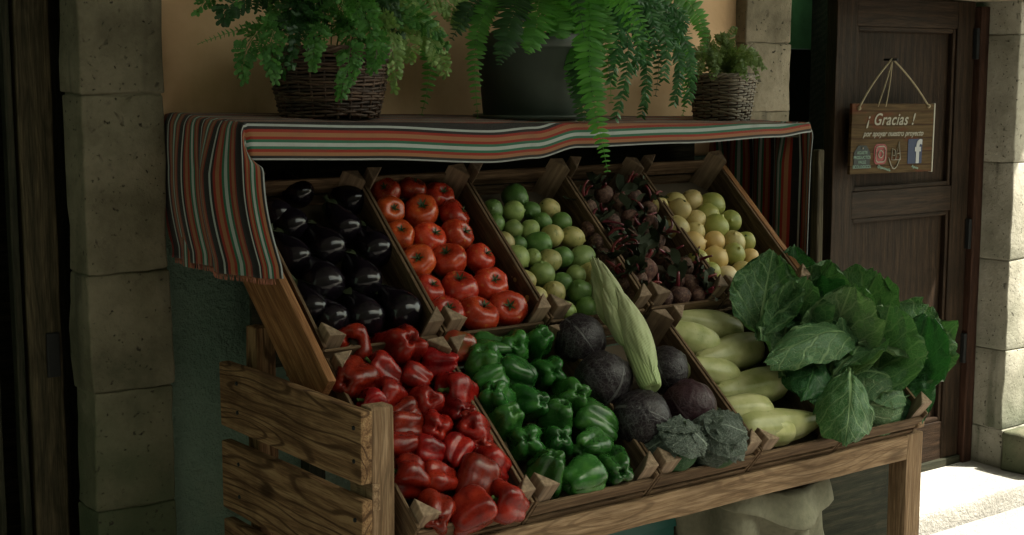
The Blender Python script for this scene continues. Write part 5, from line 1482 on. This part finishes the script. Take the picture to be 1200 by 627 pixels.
# ---------------------------------------------------------------- hanging sign on the door
def sign_wood():
    t = NT('sign_boards')
    c = t.coord()
    z = t.n('SeparateXYZ', i0=c).outputs[2]
    n1 = t.noise(t.n('VectorMath', _operation='MULTIPLY', i0=c, i1=(3., 8., 40.)).outputs[0], 3.0, 5)
    col = t.ramp(n1, [(.3, (.035, .022, .010)), (.7, (.085, .056, .026))])
    gap = t.math('ABSOLUTE', t.math('SUBTRACT', t.math('FRACT', t.math('MULTIPLY', z, 22.0)), .5))
    col = t.mix(t.fr(gap.outputs[0], .02, .06, 1, 0).outputs[0], col.outputs[0], (.03, .015, .008))
    pt = t.noise(t.n('VectorMath', _operation='MULTIPLY', i0=c, i1=(4., 4., 18.)).outputs[0], 1.4, 3)
    col = t.mix(t.fr(pt, .55, .68, 0, .65).outputs[0], col, (.085, .025, .014))
    t.set(t.b.inputs['Specular IOR Level'], .08)
    t.p(Base__Color=col, Roughness=.8)
    return t.m
SX, SZ, SY = 3.910, 1.398, 3.066
SW, SH = .430, .232
sg = empty('hanging_sign', (SX, SY, SZ), (0, R(0.8), 0))
link('board', box_me('board', SW, .012, SH, .002), sign_wood(), sg, (0, 0, 0), None, False)
link('edge_strip', box_me('edge_strip', .006, .013, SH + .004, .001), plain('pale_edge', (.3, .29, .24), .6), sg, (SW / 2 + .003, 0, 0), None, False)
M_white = plain('white_paint', (.24, .225, .175), .6, .1, 30, 0)
FY = -.0072
def text(s, size, x, z, mat, shear=.0, sp=1.0, name='lettering', rot=0.0, off=.0):
    cu = bpy.data.curves.new('lettering', 'FONT')
    cu.body = s; cu.size = size; cu.align_x = 'CENTER'; cu.align_y = 'CENTER'; cu.shear = shear; cu.space_character = sp
    cu.extrude = .0004; cu.offset = off
    ob = bpy.data.objects.new('lettering', cu); COL.objects.link(ob)
    dg = bpy.context.evaluated_depsgraph_get()
    m = bpy.data.meshes.new_from_object(ob.evaluated_get(dg))
    bpy.data.objects.remove(ob)
    m.materials.clear()
    return link(name, m, mat, sg, (x, FY + off * 0 - .0005, z), (R(90), rot, 0), False)
text('¡ Gracias !', .055, -.02, .062, M_white, .35, 1.08, off=.0006)
text('por apoyar nuestro proyecto', .0265, .0, .016, M_white, .4, 1.0, off=.0004)
def flat(name, pts, y, mat, th=.0012):
    n = len(pts)
    vs = [(x, y, z) for x, z in pts] + [(x, y + th, z) for x, z in pts]
    fs = [tuple(range(n)), tuple(reversed(range(n, 2 * n)))] + [(i, i + n, (i + 1) % n + n, (i + 1) % n) for i in range(n)]
    return link(name, mesh(name, vs, fs), mat, sg, (0, 0, 0), None, False)
def rrect(cx, cz, w_, h, r, n=5):
    out = []
    for (sx, sz, a0) in ((1, 1, 0), (-1, 1, 90), (-1, -1, 180), (1, -1, 270)):
        for i in range(n + 1):
            a = R(a0 + 90 * i / n)
            out.append((cx + sx * (w_ / 2 - r) + r * math.cos(a), cz + sz * (h / 2 - r) + r * math.sin(a)))
    return out
def line(name, pts, r, mat, closed=False):
    pts = [Vector((x, FY - .001, z)) for x, z in pts]
    if closed: pts = pts + [pts[0]]
    vs, fs = tube_data(pts, r, 5)
    return link(name, mesh(name, vs, fs), mat, sg)
M_tag = plain('blackboard_tag', (.010, .016, .014), .6, .2, 30, 0)
flat('tag', [(-.200, -.098), (-.118, -.098), (-.118, -.045), (-.138, -.022), (-.180, -.022), (-.200, -.045)], FY - .0006, M_tag)
M_chalk = plain('chalk', (.20, .30, .24), .8, .2, 30, 0)
for k, s in enumerate(['AGAETE', 'PRODUCTOS', 'VALLE', 'ECOLOGICOS']):
    o = text(s, .0145, -.159, -.046 - k * .0155, M_chalk); o.location.y = FY - .0012
vs, fs = revolve([(.001, -.002), (.004, -.001), (.001, .001)], 10)
link('tag_pin', mesh('tag_pin', [Vector((x - .159, FY - .002 + z, y - .030)) for x, y, z in vs], fs), M_white, sg)
M_pink = plain('camera_pink', (.17, .03, .03), .5, .15, 20, 0)
flat('camera_badge', rrect(-.065, -.052, .066, .068, .018), FY - .0003, M_pink)
line('camera_outline', rrect(-.065, -.052, .050, .052, .014), .0022, M_white, True)
line('camera_lens', [(-.065 + .012 * math.cos(a * .35), -.052 + .012 * math.sin(a * .35)) for a in range(19)], .0022, M_white)
line('camera_dot', [(-.0505, -.037), (-.0495, -.037)], .0025, M_white)
# basket outline drawn between two strokes
line('basket_drawing', [(-.022 + .06 * t, -.082 - .020 * math.sin(math.pi * t) + .018 * abs(2 * t - 1) ** 2) for t in [k / 14 for k in range(15)]] , .0020, M_white)
line('basket_drawing', [(.012 - .018, -.072), (-.004, -.034), (.012, -.040), (.010, -.058), (-.004, -.056)], .0016, M_white)
line('basket_drawing', [(.014, -.072), (.030, -.010), (.040, -.072)], .0016, M_white)
line('basket_drawing', [(.018, -.052), (.036, -.050)], .0014, M_white)
line('basket_drawing', [(-.004, -.072), (.040, -.072)], .0014, M_white)
M_blue = plain('letter_badge_blue', (.008, .018, .055), .5, .15, 20, 0)
flat('letter_badge', rrect(.118, -.045, .076, .084, .003), FY - .0003, M_blue)
o = text('f', .108, .132, -.050, plain('letter_white', (.28, .29, .30), .6, .05, 20, 0), off=.0035); o.location.y = FY - .0012
for x in (-.045, .120):
    o = text('@agaetevalle' if x < 0 else 'Agaete', .013, x, -.099, M_chalk, .2, rot=R(14)); o.location.y = FY - .0012
# rope, tied over a nail on the door
M_rope = plain('jute_rope', (.26, .22, .14), .9, .4, 200, .4)
top = Vector((.0, .012, .265))
for x, z in ((-SW / 2 + .03, .100), (SW / 2 - .035, .108)):
    pth = bez([(x, -.008, z), (x * .55, .002, (z + top.z) / 2 + .004), tuple(top)], 12)
    vs, fs = tube_data(pth, .0032, 6)
    link('rope', mesh('rope', vs, fs), M_rope, sg)
    vs, fs = revolve(smooth_prof([(.001, -.007), (.006, -.004), (.007, 0), (.006, .004), (.001, .007)], 8), 10)
    link('knot', mesh('knot', [Vector((x, -.009, z)) + v for v in vs], fs), M_rope, sg)
for dx in (-.085, -.045):
    vs, fs = tube_data(bez([tuple(top + Vector((-.008, -.006, -.01))), (dx * .55, -.001, .18), (dx, -.004, .105)], 10), .0028, 6)
    link('rope', mesh('rope', vs, fs), M_rope, sg)
vs, fs = tube_data([(0, -.010, .262), (0, .045, .262)], .004, 8)
link('nail', mesh('nail', vs, fs), M_iron, sg)
tag(sg, 'wooden thank-you sign hanging by a jute rope on the door', 'sign')

# ---------------------------------------------------------------- things under the stall
M_burlap = plain('burlap', (.17, .165, .115), .95, .35, 60, .5)
def bagfn(th, t, r, z):
    q = Vector((r * math.cos(th) * 1.5, r * math.sin(th) * 1.1, z * 1.04))
    q += Vector((math.cos(th), math.sin(th), 0)) * (nz3((math.cos(th) * 1.5, math.sin(th) * 1.5, z * 3), 1.4) * .05 + math.sin(th * 9 + z * 6) * .014 * min(1, z / .3))
    if .5 < t < .97:
        q.z += .02 * math.sin(th * 2 + .6) + .012 * math.sin(th * 5) + (.035 + .11 * math.sin(th)) * min(1, (t - .5) / .12) * (1 if t < .9 else .4)
    return q
prof = smooth_prof([(.001, .0), (.13, .0), (.165, .10), (.165, .30), (.150, .46), (.145, .555), (.152, .60), (.165, .585), (.158, .60), (.135, .575), (.12, .44), (.08, .34), (.001, .32)], 44)
vs, fs = revolve(prof, 60, bagfn)
o = link('burlap_sack', mesh('burlap_sack', vs, fs), M_burlap, None, (2.52, 2.40, .012))
tag(o, 'open burlap sack standing under the stall', 'sack')
M_teal = plain('teal_plastic', (.02, .10, .085), .4, .2, 20, .1)
pc = empty('plastic_crate', (2.04, 2.56, .004))
for (c, s) in (((0, -.16, .29), (.5, .012, .56)), ((0, .16, .29), (.5, .012, .56)), ((-.245, 0, .29), (.012, .305, .56)), ((.245, 0, .29), (.012, .305, .56)), ((0, 0, .006), (.474, .305, .012))):
    link('crate_wall', box_me('crate_wall', *s, .003), M_teal, pc, c, None, False)
for y in (-.168, .168):
    link('rim', box_me('rim', .51, .012, .03, .003), M_teal, pc, (0, y, .55), None, False)
tag(pc, 'teal plastic crate under the stall left of the sack', 'crate')
vs, fs = tube_data(bez([(2.70, 2.58, .555), (2.84, 2.60, .545), (2.985, 2.62, .52)], 8), .0035, 6)
o = link('thin_stick', mesh('thin_stick', vs, fs), plain('pale_stick', (.5, .45, .32), .7), None)
tag(o, 'thin pale stick lying behind the burlap sack under the stall', 'stick')
o = board('plank_board', (2.62, 2.64, .33), (3.43, 2.64, .33), .62, .02, M_dark)
tag(o, 'dark board leaning behind the sack under the stall', 'board')
# wooden slat of the red pepper crate's neighbour: loose lath along the rail front
